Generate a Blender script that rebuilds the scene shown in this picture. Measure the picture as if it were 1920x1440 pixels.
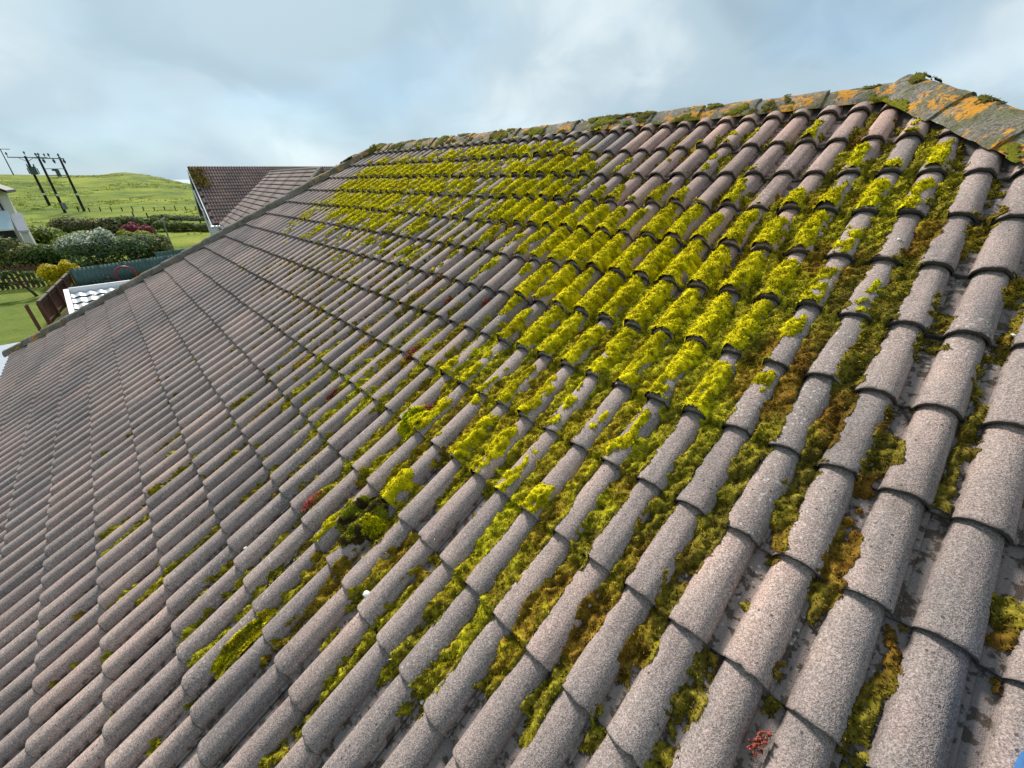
import bpy, bmesh, math, random
import numpy as np
from mathutils import Matrix, Vector

# ------------------------------------------------------------------ clean slate
for o in list(bpy.data.objects):
    bpy.data.objects.remove(o)
scene = bpy.context.scene
COL = scene.collection
R = math.radians

# ------------------------------------------------------------------ camera
PITCH = R(29.0)                 # slope of the tiled roof
CA, SA = math.cos(PITCH), math.sin(PITCH)
GAUGE, ROLL = 0.32533, 0.15     # course gauge and spacing of the tile rolls
Z0 = 4.1772                     # height of the roof's own origin above ground
CAM = Vector((0.303, -1.104, 5.179))
cam_data = bpy.data.cameras.new('camera')
cam_data.sensor_fit = 'HORIZONTAL'
cam_data.sensor_width = 36.0
cam_data.lens = 36.0 * 750.45 / 1920.0
cam_data.clip_start = 0.02
cam_data.clip_end = 60000
cam = bpy.data.objects.new('camera', cam_data)
COL.objects.link(cam)
_r = Vector((0.69423, 0.71965, -0.01232)).normalized()
_f = Vector((-0.64181, 0.61121, -0.46315)).normalized()
_u = _r.cross(_f).normalized()
_r = _f.cross(_u)
cam.matrix_world = Matrix(((_r.x, _u.x, -_f.x, CAM.x), (_r.y, _u.y, -_f.y, CAM.y),
                           (_r.z, _u.z, -_f.z, CAM.z), (0, 0, 0, 1)))
scene.camera = cam

# ------------------------------------------------------------------ sky and sun
SUN_DIR = Vector((-0.74, 0.16, 0.65)).normalized()   # towards the veiled sun, ahead and to the left
world = bpy.data.worlds.new('World')
scene.world = world
world.use_nodes = True
wt = world.node_tree
wt.nodes.clear()
def wn(kind, **kw):
    n = wt.nodes.new(kind)
    for k, v in kw.items(): setattr(n, k, v)
    return n
wl = wt.links.new
w_out = wn('ShaderNodeOutputWorld'); w_bg = wn('ShaderNodeBackground')
w_bg.inputs['Strength'].default_value = 1.0
w_sky = wn('ShaderNodeTexSky', sky_type='NISHITA')
w_sky.sun_disc = False
w_sky.sun_elevation = math.asin(SUN_DIR.z)
w_sky.sun_rotation = math.atan2(SUN_DIR.x, SUN_DIR.y)
w_sky.air_density = 1.0; w_sky.dust_density = 0.2; w_sky.ozone_density = 3.0
w_tc = wn('ShaderNodeTexCoord')
w_sep = wn('ShaderNodeSeparateXYZ'); wl(w_tc.outputs['Generated'], w_sep.inputs[0])
def wmath(op, a, b=None, clamp=False):
    n = wn('ShaderNodeMath', operation=op); n.use_clamp = clamp
    for k, x in enumerate((a, b)):
        if x is None: continue
        if isinstance(x, (int, float)): n.inputs[k].default_value = x
        else: wl(x, n.inputs[k])
    return n.outputs[0]
# soft heaped cloud, a little flattened towards the horizon
w_cmb = wn('ShaderNodeVectorMath', operation='MULTIPLY'); wl(w_tc.outputs['Generated'], w_cmb.inputs[0]); w_cmb.inputs[1].default_value = (1.0, 1.0, 1.7)
def wnoise(scale, detail, rough, dist=0.0, off=(0, 0, 0)):
    m = wn('ShaderNodeVectorMath', operation='ADD'); wl(w_cmb.outputs[0], m.inputs[0]); m.inputs[1].default_value = off
    n = wn('ShaderNodeTexNoise'); n.inputs['Scale'].default_value = scale
    n.inputs['Detail'].default_value = detail; n.inputs['Roughness'].default_value = rough
    n.inputs['Distortion'].default_value = dist
    wl(m.outputs[0], n.inputs['Vector']); return n.outputs['Fac']
def wramp(fac, stops):
    n = wn('ShaderNodeValToRGB'); cr = n.color_ramp
    while len(cr.elements) < len(stops): cr.elements.new(0.5)
    for e, (p, c) in zip(cr.elements, stops): e.position = p; e.color = tuple(c) + (1,)
    cr.interpolation = 'EASE'
    wl(fac, n.inputs[0]); return n.outputs[0]
def wmix(fac, a, b, mode='MIX'):
    n = wn('ShaderNodeMix', data_type='RGBA', blend_type=mode)
    for s, x in ((n.inputs[0], fac), (n.inputs[6], a), (n.inputs[7], b)):
        if isinstance(x, (int, float)): s.default_value = x
        elif isinstance(x, tuple): s.default_value = x + (1,)
        else: wl(x, s)
    return n.outputs[2]
thick = wnoise(2.0, 3, 0.45, 0.25, (2.18, 18.0, 2.55))
fine = wnoise(6.0, 5, 0.55, 0.5, (18.03, 0.61, 0.13))
body = wmath('ADD', wmath('MULTIPLY', thick, 0.78), wmath('MULTIPLY', fine, 0.22))
cloud_col = wramp(body, [(0.34, (0.33, 0.435, 0.510)), (0.44, (0.295, 0.400, 0.478)), (0.53, (0.37, 0.480, 0.555)), (0.68, (0.58, 0.665, 0.705))])
# the veil glows around the hidden sun
w_dot = wn('ShaderNodeVectorMath', operation='DOT_PRODUCT'); wl(w_tc.outputs['Generated'], w_dot.inputs[0]); w_dot.inputs[1].default_value = SUN_DIR
glow = wmath('POWER', wmath('MAXIMUM', w_dot.outputs['Value'], 0.0), 5.0)
cloud_col = wmix(wmath('MULTIPLY', glow, 0.9, True), cloud_col, (0.95, 0.97, 0.95), 'SOFT_LIGHT')
# thin places where blue sky shows
gap = wmath('MULTIPLY', wmath('SUBTRACT', wnoise(2.6, 3, 0.5, 0.2, (10.83, 18.78, 1.91)), 0.54), 4.0, True)
nish = wmix(1.0, w_sky.outputs[0], (0.13, 0.145, 0.15), 'MULTIPLY')
sky_col = wmix(wmath('MULTIPLY', gap, 0.24), cloud_col, nish)
wl(sky_col, w_bg.inputs['Color']); wl(w_bg.outputs[0], w_out.inputs[0])

sun_data = bpy.data.lights.new('sun', 'SUN')
sun_data.energy = 4.8
sun_data.angle = R(10)
sun_data.color = (1.0, 0.95, 0.87)
sun = bpy.data.objects.new('sun', sun_data); COL.objects.link(sun)
sun.rotation_euler = SUN_DIR.to_track_quat('Z', 'Y').to_euler()

# ------------------------------------------------------------------ exposure
scene.view_settings.view_transform = 'Standard'
scene.view_settings.look = 'None'
scene.view_settings.gamma = 1.0
scene.view_settings.exposure = 0.37
scene.view_settings.use_curve_mapping = False
scene.cycles.max_bounces = 4
scene.cycles.diffuse_bounces = 3
scene.cycles.glossy_bounces = 2

# ------------------------------------------------------------------ helpers
def link(o, parent=None):
    COL.objects.link(o)
    if parent is not None: o.parent = parent
    return o
def tag(o, label=None, cat=None, group=None, kind=None):
    if label: o['label'] = label
    if cat: o['category'] = cat
    if group: o['group'] = group
    if kind: o['kind'] = kind
    return o
def empty(name, loc=(0, 0, 0), rz=0.0, parent=None):
    o = bpy.data.objects.new(name, None); o.location = loc; o.rotation_euler = (0, 0, rz)
    o.empty_display_size = 0.2
    return link(o, parent)
def mesh_np(name, V, F, mat, smooth=False, cols=None, attrs=None):
    """V (n,3), F list of lists or (m,k) array -> mesh datablock."""
    me = bpy.data.meshes.new(name)
    V = np.asarray(V, np.float32)
    if isinstance(F, np.ndarray):
        m, k = F.shape
        me.vertices.add(len(V)); me.vertices.foreach_set('co', V.ravel())
        me.loops.add(m * k); me.loops.foreach_set('vertex_index', F.astype(np.int32).ravel())
        me.polygons.add(m)
        me.polygons.foreach_set('loop_start', np.arange(0, m * k, k, dtype=np.int32))
        me.update(calc_edges=True)
    else:
        me.from_pydata(V.tolist(), [], [list(map(int, f)) for f in F]); me.update()
    if smooth:
        me.polygons.foreach_set('use_smooth', np.ones(len(me.polygons), bool))
    if cols is not None:
        a = me.color_attributes.new('col', 'FLOAT_COLOR', 'POINT')
        c = np.ones((len(V), 4), np.float32); c[:, :3] = cols
        a.data.foreach_set('color', c.ravel())
    for nm, vals in (attrs or {}).items():
        a = me.attributes.new(nm, 'FLOAT', 'POINT'); a.data.foreach_set('value', np.asarray(vals, np.float32))
    if mat is not None: me.materials.append(mat)
    return me
def obj(name, me, parent=None, loc=None, rot=None):
    o = bpy.data.objects.new(name, me)
    if loc is not None: o.location = loc
    if rot is not None: o.rotation_euler = rot
    return link(o, parent)

class MB:
    """collects simple solids and builds ONE mesh object from them"""
    def __init__(self): self.v = []; self.f = []
    def add(self, vs, fs):
        b = len(self.v); self.v += [tuple(x) for x in vs]; self.f += [[i + b for i in f] for f in fs]; return self
    def box(self, c, s, rz=0.0, tilt=None):
        hx, hy, hz = s[0] / 2, s[1] / 2, s[2] / 2
        m = Matrix.Rotation(rz, 3, 'Z')
        if tilt is not None: m = tilt @ m
        vs = [Vector(c) + m @ Vector((x, y, z)) for z in (-hz, hz) for x, y in ((-hx, -hy), (hx, -hy), (hx, hy), (-hx, hy))]
        return self.add(vs, [[3, 2, 1, 0], [4, 5, 6, 7], [0, 1, 5, 4], [1, 2, 6, 5], [2, 3, 7, 6], [3, 0, 4, 7]])
    def tube(self, pts, rad, n=8, cap=True):
        pts = [Vector(p) for p in pts]
        rads = rad if isinstance(rad, (list, tuple)) else [rad] * len(pts)
        rings = []
        for k, p in enumerate(pts):
            d = (pts[min(k + 1, len(pts) - 1)] - pts[max(k - 1, 0)]).normalized()
            a = d.cross(Vector((0, 0, 1)) if abs(d.z) < 0.9 else Vector((1, 0, 0))).normalized(); b = d.cross(a)
            rings.append([p + (a * math.cos(2 * math.pi * i / n) + b * math.sin(2 * math.pi * i / n)) * rads[k] for i in range(n)])
        vs = [x for r in rings for x in r]
        fs = [[k * n + i, k * n + (i + 1) % n, (k + 1) * n + (i + 1) % n, (k + 1) * n + i] for k in range(len(pts) - 1) for i in range(n)]
        if cap: fs += [list(range(n))[::-1], [(len(pts) - 1) * n + i for i in range(n)]]
        return self.add(vs, fs)
    def prism(self, poly, off):
        """planar polygon (3-D points) extruded by the vector off"""
        n = len(poly); off = Vector(off)
        vs = [Vector(p) for p in poly] + [Vector(p) + off for p in poly]
        return self.add(vs, [list(range(n))[::-1], list(range(n, 2 * n))] + [[i, (i + 1) % n, n + (i + 1) % n, n + i] for i in range(n)])
    def build(self, name, mat, parent=None, smooth=False):
        me = mesh_np(name, self.v, self.f, mat, smooth)
        bm = bmesh.new(); bm.from_mesh(me); bmesh.ops.recalc_face_normals(bm, faces=bm.faces); bm.to_mesh(me); bm.free()
        return obj(name, me, parent)

def hash2(ix, iy, seed):
    h = (ix.astype(np.int64) * 374761393 + iy.astype(np.int64) * 668265263 + seed * 1442695041) & 0xFFFFFFFF
    h = ((h ^ (h >> 13)) * 1274126177) & 0xFFFFFFFF
    h = (h ^ (h >> 16)) & 0xFFFFFFFF
    return h / 4294967295.0
def vnoise(x, y, seed=0, octaves=3, gain=0.5):
    """value noise 0..1, vectorised"""
    tot = 0.0; amp = 1.0; nrm = 0.0
    for o in range(octaves):
        ix = np.floor(x); iy = np.floor(y); fx = x - ix; fy = y - iy
        fx = fx * fx * (3 - 2 * fx); fy = fy * fy * (3 - 2 * fy)
        a = hash2(ix, iy, seed + o); b = hash2(ix + 1, iy, seed + o); c = hash2(ix, iy + 1, seed + o); d = hash2(ix + 1, iy + 1, seed + o)
        tot = tot + amp * ((a * (1 - fx) + b * fx) * (1 - fy) + (c * (1 - fx) + d * fx) * fy)
        nrm += amp; amp *= gain; x = x * 2.03 + 11.3; y = y * 2.03 + 5.7
    return tot / nrm

# ------------------------------------------------------------------ materials
class NT:
    def __init__(self, name):
        self.m = bpy.data.materials.new(name); self.m.use_nodes = True
        self.t = self.m.node_tree; self.t.nodes.clear()
        self.out = self.n('ShaderNodeOutputMaterial'); self.b = self.n('ShaderNodeBsdfPrincipled')
        self.l(self.b.outputs[0], self.out.inputs[0])
    def n(self, kind, **kw):
        x = self.t.nodes.new(kind)
        for k, v in kw.items(): setattr(x, k, v)
        return x
    def l(self, a, b): self.t.links.new(a, b)
    def put(self, sock, x):
        if isinstance(x, (int, float)): sock.default_value = x
        elif isinstance(x, tuple): sock.default_value = x + (1,) if len(x) == 3 and sock.type == 'RGBA' else x
        else: self.l(x, sock)
    def pos(self): return self.n('ShaderNodeNewGeometry').outputs['Position']
    def local(self): return self.n('ShaderNodeTexCoord').outputs['Object']
    def noise(self, vec, scale, detail=2.0, rough=0.5, dist=0.0):
        x = self.n('ShaderNodeTexNoise'); self.l(vec, x.inputs['Vector'])
        x.inputs['Scale'].default_value = scale; x.inputs['Detail'].default_value = detail
        x.inputs['Roughness'].default_value = rough; x.inputs['Distortion'].default_value = dist
        return x.outputs['Fac']
    def voro(self, vec, scale, feature='F1', out='Distance', rnd=1.0):
        x = self.n('ShaderNodeTexVoronoi', feature=feature); self.l(vec, x.inputs['Vector'])
        x.inputs['Scale'].default_value = scale; x.inputs['Randomness'].default_value = rnd
        return x.outputs[out]
    def math(self, op, a, b=None, clamp=False):
        x = self.n('ShaderNodeMath', operation=op); x.use_clamp = clamp
        self.put(x.inputs[0], a)
        if b is not None: self.put(x.inputs[1], b)
        return x.outputs[0]
    def ramp(self, fac, stops, interp='LINEAR'):
        x = self.n('ShaderNodeValToRGB'); cr = x.color_ramp; cr.interpolation = interp
        while len(cr.elements) < len(stops): cr.elements.new(0.5)
        for e, (p, c) in zip(cr.elements, stops):
            e.position = p; e.color = (tuple(c) if not isinstance(c, (int, float)) else (c, c, c)) + (1,)
        self.l(fac, x.inputs[0]); return x.outputs[0]
    def mix(self, fac, a, b, mode='MIX'):
        x = self.n('ShaderNodeMix', data_type='RGBA', blend_type=mode)
        self.put(x.inputs[0], fac); self.put(x.inputs[6], a); self.put(x.inputs[7], b)
        return x.outputs[2]
    def scale(self, vec, s):
        x = self.n('ShaderNodeVectorMath', operation='MULTIPLY'); self.l(vec, x.inputs[0]); x.inputs[1].default_value = s
        return x.outputs[0]
    def attr(self, name, out='Fac'):
        x = self.n('ShaderNodeAttribute'); x.attribute_name = name; return x.outputs[out]
    def bump(self, h, strength, dist):
        x = self.n('ShaderNodeBump'); x.inputs['Strength'].default_value = strength; x.inputs['Distance'].default_value = dist
        self.l(h, x.inputs['Height']); self.l(x.outputs[0], self.b.inputs['Normal'])
    def col(self, c): self.put(self.b.inputs['Base Color'], c); return self
    def rough(self, r, spec=0.3):
        self.put(self.b.inputs['Roughness'], r); self.b.inputs['Specular IOR Level'].default_value = spec; return self

def simple(name, c, rough=0.6, spec=0.3, var=0.12, scale=6.0, bump=0.0):
    """plain colour with a little grain, dirt and wear"""
    t = NT(name); p = t.pos()
    a = t.noise(p, scale, 5, 0.6); b = t.noise(p, scale * 7, 3, 0.6)
    f = t.math('ADD', t.math('MULTIPLY', a, 0.65), t.math('MULTIPLY', b, 0.35))
    lo = tuple(x * (1 - 2 * var) for x in c); hi = tuple(min(1, x * (1 + 1.6 * var)) for x in c)
    t.col(t.ramp(f, [(0.3, lo), (0.7, hi)])); t.rough(rough, spec)
    if bump: t.bump(b, 0.5, bump)
    return t.m

def mat_tile(name='concrete_tile', near=True, tint=(1, 1, 1)):
    t = NT(name); p = t.pos()
    big = t.noise(p, 1.1, 2, 0.55); mid = t.noise(p, 9, 3, 0.6); tile = t.noise(p, 3.4, 1, 0.5)
    c = t.ramp(big, [(0.34, (0.222, 0.180, 0.165)), (0.5, (0.282, 0.221, 0.199)), (0.68, (0.384, 0.286, 0.250))])
    c = t.mix(t.math('MULTIPLY', t.ramp(tile, [(0.35, 0), (0.7, 1)]), 0.45), c, (0.280, 0.238, 0.220))
    c = t.mix(t.math('MULTIPLY', t.ramp(mid, [(0.52, 0), (0.75, 1)]), 0.35), c, (0.36, 0.272, 0.258))
    c = t.mix(t.math('MULTIPLY', t.ramp(mid, [(0.28, 1), (0.46, 0)]), 0.40), c, (0.150, 0.140, 0.140))
    # rain streaks run down the slope
    st = t.noise(t.scale(p, (13.0, 1.3, 1.3)), 1.6, 3, 0.6)
    c = t.mix(1.0, c, t.ramp(st, [(0.34, (0.78, 0.79, 0.80)), (0.5, (1.0, 1.0, 1.0)), (0.68, (1.12, 1.08, 1.05))]), 'MULTIPLY')
    # no two tiles out of the mould quite alike
    one = t.math('FRACT', t.math('ADD', t.attr('tone'), t.n('ShaderNodeObjectInfo').outputs['Random']))
    c = t.mix(1.0, c, t.ramp(one, [(0.0, (0.84, 0.85, 0.87)), (0.35, (0.97, 0.97, 0.98)), (0.7, (1.05, 1.02, 1.01)), (1.0, (1.16, 1.09, 1.06))]), 'MULTIPLY')
    # exposed aggregate on the worn rolls
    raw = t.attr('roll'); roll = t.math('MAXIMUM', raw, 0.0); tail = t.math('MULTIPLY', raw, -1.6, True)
    g1 = t.noise(p, 190, 1, 0.65); g2 = t.noise(p, 420, 0, 0.5)
    grain = t.math('ADD', t.math('MULTIPLY', g1, 0.6), t.math('MULTIPLY', g2, 0.4))
    gcol = t.ramp(grain, [(0.36, 0.52), (0.47, 0.88), (0.55, 1.12), (0.66, 1.62)])
    amt = t.math('ADD', t.math('MULTIPLY', roll, 0.62), 0.33)
    c = t.mix(amt, c, t.mix(1.0, c, gcol, 'MULTIPLY'))
    # dirt in the pans, and the shade between rolls put into their colour
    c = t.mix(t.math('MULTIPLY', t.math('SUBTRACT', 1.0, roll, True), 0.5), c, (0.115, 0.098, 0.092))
    # pale lichen flecks and dark pits
    fl = t.voro(p, 50); flm = t.noise(p, 2.1, 1, 0.6)
    fleck = t.math('MULTIPLY', t.ramp(fl, [(0.16, 1), (0.27, 0)]), t.ramp(flm, [(0.46, 0.0), (0.62, 0.7)]))
    c = t.mix(fleck, c, (0.47, 0.44, 0.40))
    pit = t.voro(t.scale(p, (1.0, 1.0, 1.07)), 38)
    pm = t.math('MULTIPLY', t.ramp(pit, [(0.10, 1), (0.17, 0)]), t.ramp(t.noise(p, 5, 1, 0.5), [(0.5, 0), (0.62, 0.8)]))
    c = t.mix(pm, c, (0.030, 0.025, 0.022))
    # black algae crusts sit in the pans
    alg = t.noise(p, 34, 3, 0.6)
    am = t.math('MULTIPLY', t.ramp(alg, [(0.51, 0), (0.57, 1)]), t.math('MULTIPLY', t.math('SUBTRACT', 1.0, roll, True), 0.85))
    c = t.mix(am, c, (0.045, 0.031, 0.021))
    c = t.mix(t.math('MULTIPLY', tail, 0.9), c, (0.058, 0.050, 0.045))     # tails: algae stain, and the end faces' shade put into the colour
    if tint != (1, 1, 1): c = t.mix(1.0, c, tint, 'MULTIPLY')
    t.col(c); t.rough(0.9, 0.25)
    t.bump(t.math('ADD', t.math('MULTIPLY', grain, 1.0), t.math('MULTIPLY', mid, 0.7)), 0.75, 0.0045)
    return t.m

def mat_ridge():
    t = NT('lichened_ridge_tile'); p = t.pos()
    a = t.noise(p, 6, 4, 0.6); g = t.noise(p, 120, 2, 0.6)
    c = t.ramp(a, [(0.3, (0.095, 0.088, 0.072)), (0.52, (0.165, 0.148, 0.125)), (0.7, (0.235, 0.205, 0.185))])
    c = t.mix(0.75, c, t.mix(1.0, c, t.ramp(g, [(0.35, 0.5), (0.65, 1.6)]), 'MULTIPLY'))
    # more growth on the lit, exposed ridge than on the sheltered lower hip
    grow = t.attr('grow')
    gr = t.noise(p, 9, 5, 0.65)
    c = t.mix(t.math('MULTIPLY', t.math('MULTIPLY', t.ramp(gr, [(0.46, 0), (0.6, 1)]), 0.55), grow), c, (0.11, 0.115, 0.022))
    orn = t.noise(p, 8.5, 6, 0.75, 0.4)
    c = t.mix(t.math('MULTIPLY', t.ramp(orn, [(0.525, 0), (0.56, 0.95)]), grow), c, (0.52, 0.235, 0.025))
    cr = t.noise(p, 42, 4, 0.7)
    c = t.mix(t.ramp(cr, [(0.54, 0), (0.62, 0.75)]), c, (0.055, 0.050, 0.040))
    wh = t.noise(p, 14, 5, 0.7)
    c = t.mix(t.ramp(wh, [(0.63, 0), (0.68, 0.7)]), c, (0.42, 0.42, 0.38))
    t.col(c); t.rough(0.92, 0.2); t.bump(t.math('ADD', g, t.math('MULTIPLY', gr, 2.0)), 0.8, 0.005)
    return t.m

def mat_vcol(name, trans=0.3, rough=0.8, bump=0.0, spec=0.15):
    """foliage: colour of each leaf from the mesh, with light shining through"""
    t = NT(name); c = t.attr('col', 'Color')
    v = t.noise(t.pos(), 60 if bump else 8, 3, 0.6)
    c = t.mix(0.55, c, t.mix(1.0, c, t.ramp(v, [(0.3, 0.6), (0.7, 1.5)]), 'MULTIPLY'))
    t.col(c); t.rough(rough, spec)
    if trans:
        tr = t.n('ShaderNodeBsdfTranslucent'); t.put(tr.inputs[0], c)
        mx = t.n('ShaderNodeMixShader'); mx.inputs[0].default_value = trans
        t.l(t.b.outputs[0], mx.inputs[1]); t.l(tr.outputs[0], mx.inputs[2]); t.l(mx.outputs[0], t.out.inputs[0])
    return t.m

def mat_grass(name, stops, scale=0.35, fine=3.0, stretch=(1, 1, 1)):
    t = NT(name); p = t.scale(t.pos(), stretch)
    a = t.noise(p, scale, 5, 0.6); b = t.noise(p, fine, 5, 0.65); d = t.noise(p, fine * 9, 3, 0.6)
    f = t.math('ADD', t.math('ADD', t.math('MULTIPLY', a, 0.45), t.math('MULTIPLY', b, 0.35)), t.math('MULTIPLY', d, 0.2))
    t.col(t.ramp(f, stops)); t.rough(0.85, 0.15)
    t.bump(t.math('ADD', b, d), 0.8, 0.12)
    return t.m

def mat_wood(name, dark, light, along=(9, 9, 0.8)):
    t = NT(name); p = t.pos()
    g = t.noise(t.scale(p, along), 3.0, 5, 0.65, 0.3); s = t.noise(p, 0.9, 3, 0.5)
    t.col(t.mix(t.math('MULTIPLY', s, 0.6), t.ramp(g, [(0.3, dark), (0.72, light)]), tuple(x * 0.7 for x in dark)))
    t.rough(0.85, 0.15); t.bump(g, 0.4, 0.01)
    return t.m

M = {}
M['tile'] = mat_tile()
M['tile_far'] = mat_tile('brown_concrete_tile', tint=(0.62, 0.55, 0.55))
M['tile_wing'] = mat_tile('dull_brown_concrete_tile', tint=(0.72, 0.68, 0.68))
M['tile_pink'] = mat_tile('newer_pinkish_tile', tint=(1.27, 1.12, 1.06))
M['ridge'] = mat_ridge()
M['mortar'] = simple('bedding_mortar', (0.105, 0.092, 0.082), 0.95, 0.1, 0.3, 25, 0.01)
M['felt'] = simple('roofing_felt', (0.02, 0.019, 0.018), 0.9, 0.1)
M['harl'] = simple('rough_cast_wall', (0.62, 0.61, 0.58), 0.95, 0.1, 0.08, 20, 0.008)
M['white'] = simple('white_plastic', (0.80, 0.81, 0.82), 0.35, 0.5, 0.04)
M['black'] = simple('gable_shadow_and_roof_black', (0.02, 0.018, 0.018), 0.6, 0.3)  # black for the gable wall's painted shadow and the cottage's dark roof
M['moss'] = mat_vcol('moss', 0.38, 0.9, 0.01, 0.1)
M['moss_base'] = mat_vcol('moss_bed', 0.0, 0.95, 0.01, 0.05)
M['leaf'] = mat_vcol('leaf', 0.42, 0.6)
M['lawn'] = mat_grass('lawn_grass', [(0.32, (0.085, 0.135, 0.012)), (0.5, (0.150, 0.205, 0.018)), (0.66, (0.235, 0.26, 0.035))], 0.7, 4)
M['gravel'] = simple('pale_driveway', (0.36, 0.40, 0.45), 0.9, 0.2, 0.12, 12, 0.01)
M['timber'] = mat_wood('brown_stained_timber', (0.105, 0.048, 0.030), (0.19, 0.095, 0.060))
M['timber_grey'] = mat_wood('weathered_timber', (0.09, 0.075, 0.055), (0.20, 0.165, 0.125))
M['timber_pole'] = mat_wood('creosoted_pole', (0.022, 0.019, 0.015), (0.055, 0.046, 0.036))
M['green_steel'] = simple('green_steel_sheet', (0.085, 0.155, 0.140), 0.5, 0.4, 0.15, 3)
M['white_tile'] = simple('pale_grey_tile_sheet', (0.43, 0.44, 0.47), 0.4, 0.5, 0.05)
M['steel'] = simple('galvanised_steel', (0.16, 0.18, 0.19), 0.5, 0.5)
M['transformer'] = simple('transformer_grey_green', (0.06, 0.09, 0.085), 0.5, 0.4)
M['porcelain'] = simple('insulator_porcelain', (0.03, 0.03, 0.035), 0.3, 0.5)
M['sign_plate'] = simple('pale_warning_plate', (0.75, 0.74, 0.62), 0.5, 0.4)
M['glass'] = simple('window_glass', (0.03, 0.035, 0.04), 0.08, 0.5)
M['pale_blue'] = simple('pale_blue_sheet', (0.55, 0.66, 0.70), 0.4, 0.4, 0.06)
M['stone_grey'] = simple('pale_grey_slab', (0.50, 0.48, 0.50), 0.8, 0.2, 0.08)
M['hose'] = simple('red_hose_plastic', (0.50, 0.035, 0.07), 0.4, 0.4)
M['blue'] = simple('bright_blue_plastic', (0.0, 0.30, 0.85), 0.35, 0.5, 0.03)
M['quartz'] = simple('white_pebble', (0.75, 0.74, 0.70), 0.6, 0.3, 0.06, 60)
M['bark'] = mat_wood('bark', (0.05, 0.04, 0.03), (0.12, 0.10, 0.08))
M['soil'] = simple('garden_soil', (0.06, 0.045, 0.03), 0.95, 0.1, 0.3, 8, 0.02)
M['gap'] = simple('painted_lip_shadow', (0.03, 0.03, 0.032), 0.7, 0.2)  # shadow under the sheet laps, put into the colour

# ================================================================== THE SETTING
def terrain_height(x, y):
    """flat gardens, then a meadow that climbs to a low crest about 250 m off"""
    ys = np.array([-400, -60, -26, -21, -13, 0, 6.3, 10.7, 13.6, 18.2, 23.2, 28.4, 33.8, 60, 120, 400.])
    zs = np.array([9.0, 8.2, 7.85, 7.64, 7.39, 7.08, 7.21, 7.96, 8.14, 7.51, 6.23, 4.69, 3.29, 0.5, -2, -4.])
    crest = np.interp(y, ys, zs)
    d = -x
    f = np.clip((d - 105) / 145.0, 0, 1); f = f * f * (3 - 2 * f) * 0.75 + f * 0.25
    g = np.clip((d - 250) / 220.0, 0, 1); g = g * g * (3 - 2 * g)
    z = crest * f * (1 - g) - 9 * g
    z = z + f * (1 - g) * (vnoise(x / 26, y / 9, 3, 3) - 0.5) * 1.1 * np.clip((250 - d) / 60, 0.08, 1)
    far = np.clip((np.hypot(x, y) - 420) / 500.0, 0, 1)
    return z * (1 - far) - 14 * far
xs = np.concatenate([np.linspace(-1500, -470, 14), np.linspace(-460, -262, 34), np.linspace(-260, -100, 110), np.linspace(-98, -12, 30), np.linspace(-9, 120, 12), np.linspace(160, 1500, 14)])
ys = np.concatenate([np.linspace(-1500, -130, 14), np.linspace(-120, -42, 14), np.linspace(-40, 44, 90), np.linspace(48, 130, 14), np.linspace(150, 1500, 14)])
gx, gy = np.meshgrid(xs, ys, indexing='ij'); gz = terrain_height(gx, gy)
nx, ny = len(xs), len(ys)
idx = np.arange(nx * ny).reshape(nx, ny)
quads = np.stack([idx[:-1, :-1], idx[1:, :-1], idx[1:, 1:], idx[:-1, 1:]], -1).reshape(-1, 4)
t = NT('meadow_grass'); p = t.pos()
a = t.noise(t.scale(p, (0.045, 0.05, 0.05)), 1.0, 5, 0.65, 0.8); b = t.noise(t.scale(p, (0.22, 0.16, 0.3)), 1.0, 5, 0.7, 0.4); d = t.noise(p, 2.6, 4, 0.65)
f = t.math('ADD', t.math('ADD', t.math('MULTIPLY', a, 0.42), t.math('MULTIPLY', b, 0.38)), t.math('MULTIPLY', d, 0.2))
c = t.ramp(f, [(0.37, (0.050, 0.080, 0.014)), (0.46, (0.115, 0.165, 0.016)), (0.53, (0.210, 0.262, 0.020)), (0.62, (0.340, 0.335, 0.050))])
# heath and dry grass take over on the crest
sx = t.n('ShaderNodeSeparateXYZ'); t.l(p, sx.inputs[0])
dry = t.math('MULTIPLY', t.math('SUBTRACT', t.math('MULTIPLY', sx.outputs[0], -1.0), 205.0), 0.02, True)
dry = t.math('MULTIPLY', dry, t.ramp(t.noise(t.scale(p, (0.10, 0.05, 0.1)), 1.0, 4, 0.6), [(0.40, 0.15), (0.6, 1)]))
c = t.mix(t.math('MULTIPLY', dry, 0.8), c, (0.185, 0.150, 0.060))
t.col(c); t.rough(0.9, 0.1); t.bump(t.math('ADD', b, d), 1.0, 0.5)
M['meadow'] = t.m
tag(obj('ground', mesh_np('ground', np.stack([gx, gy, gz], -1).reshape(-1, 3), quads, M['meadow'], True)), kind='structure')

t = NT('sea_water'); t.col((0.10, 0.16, 0.20)); t.rough(0.22, 0.5)
t.bump(t.noise(t.scale(t.pos(), (0.02, 0.01, 0.02)), 1.0, 4, 0.6), 0.4, 2.0)
n = 96; ang = np.linspace(0, 2 * math.pi, n, endpoint=False)
V = [(0, 0, -12.5)] + [(math.cos(k) * 40000, math.sin(k) * 40000, -12.5) for k in ang]
tag(obj('sea', mesh_np('sea', V, [[0, 1 + i, 1 + (i + 1) % n] for i in range(n)], t.m)), kind='structure')

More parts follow.
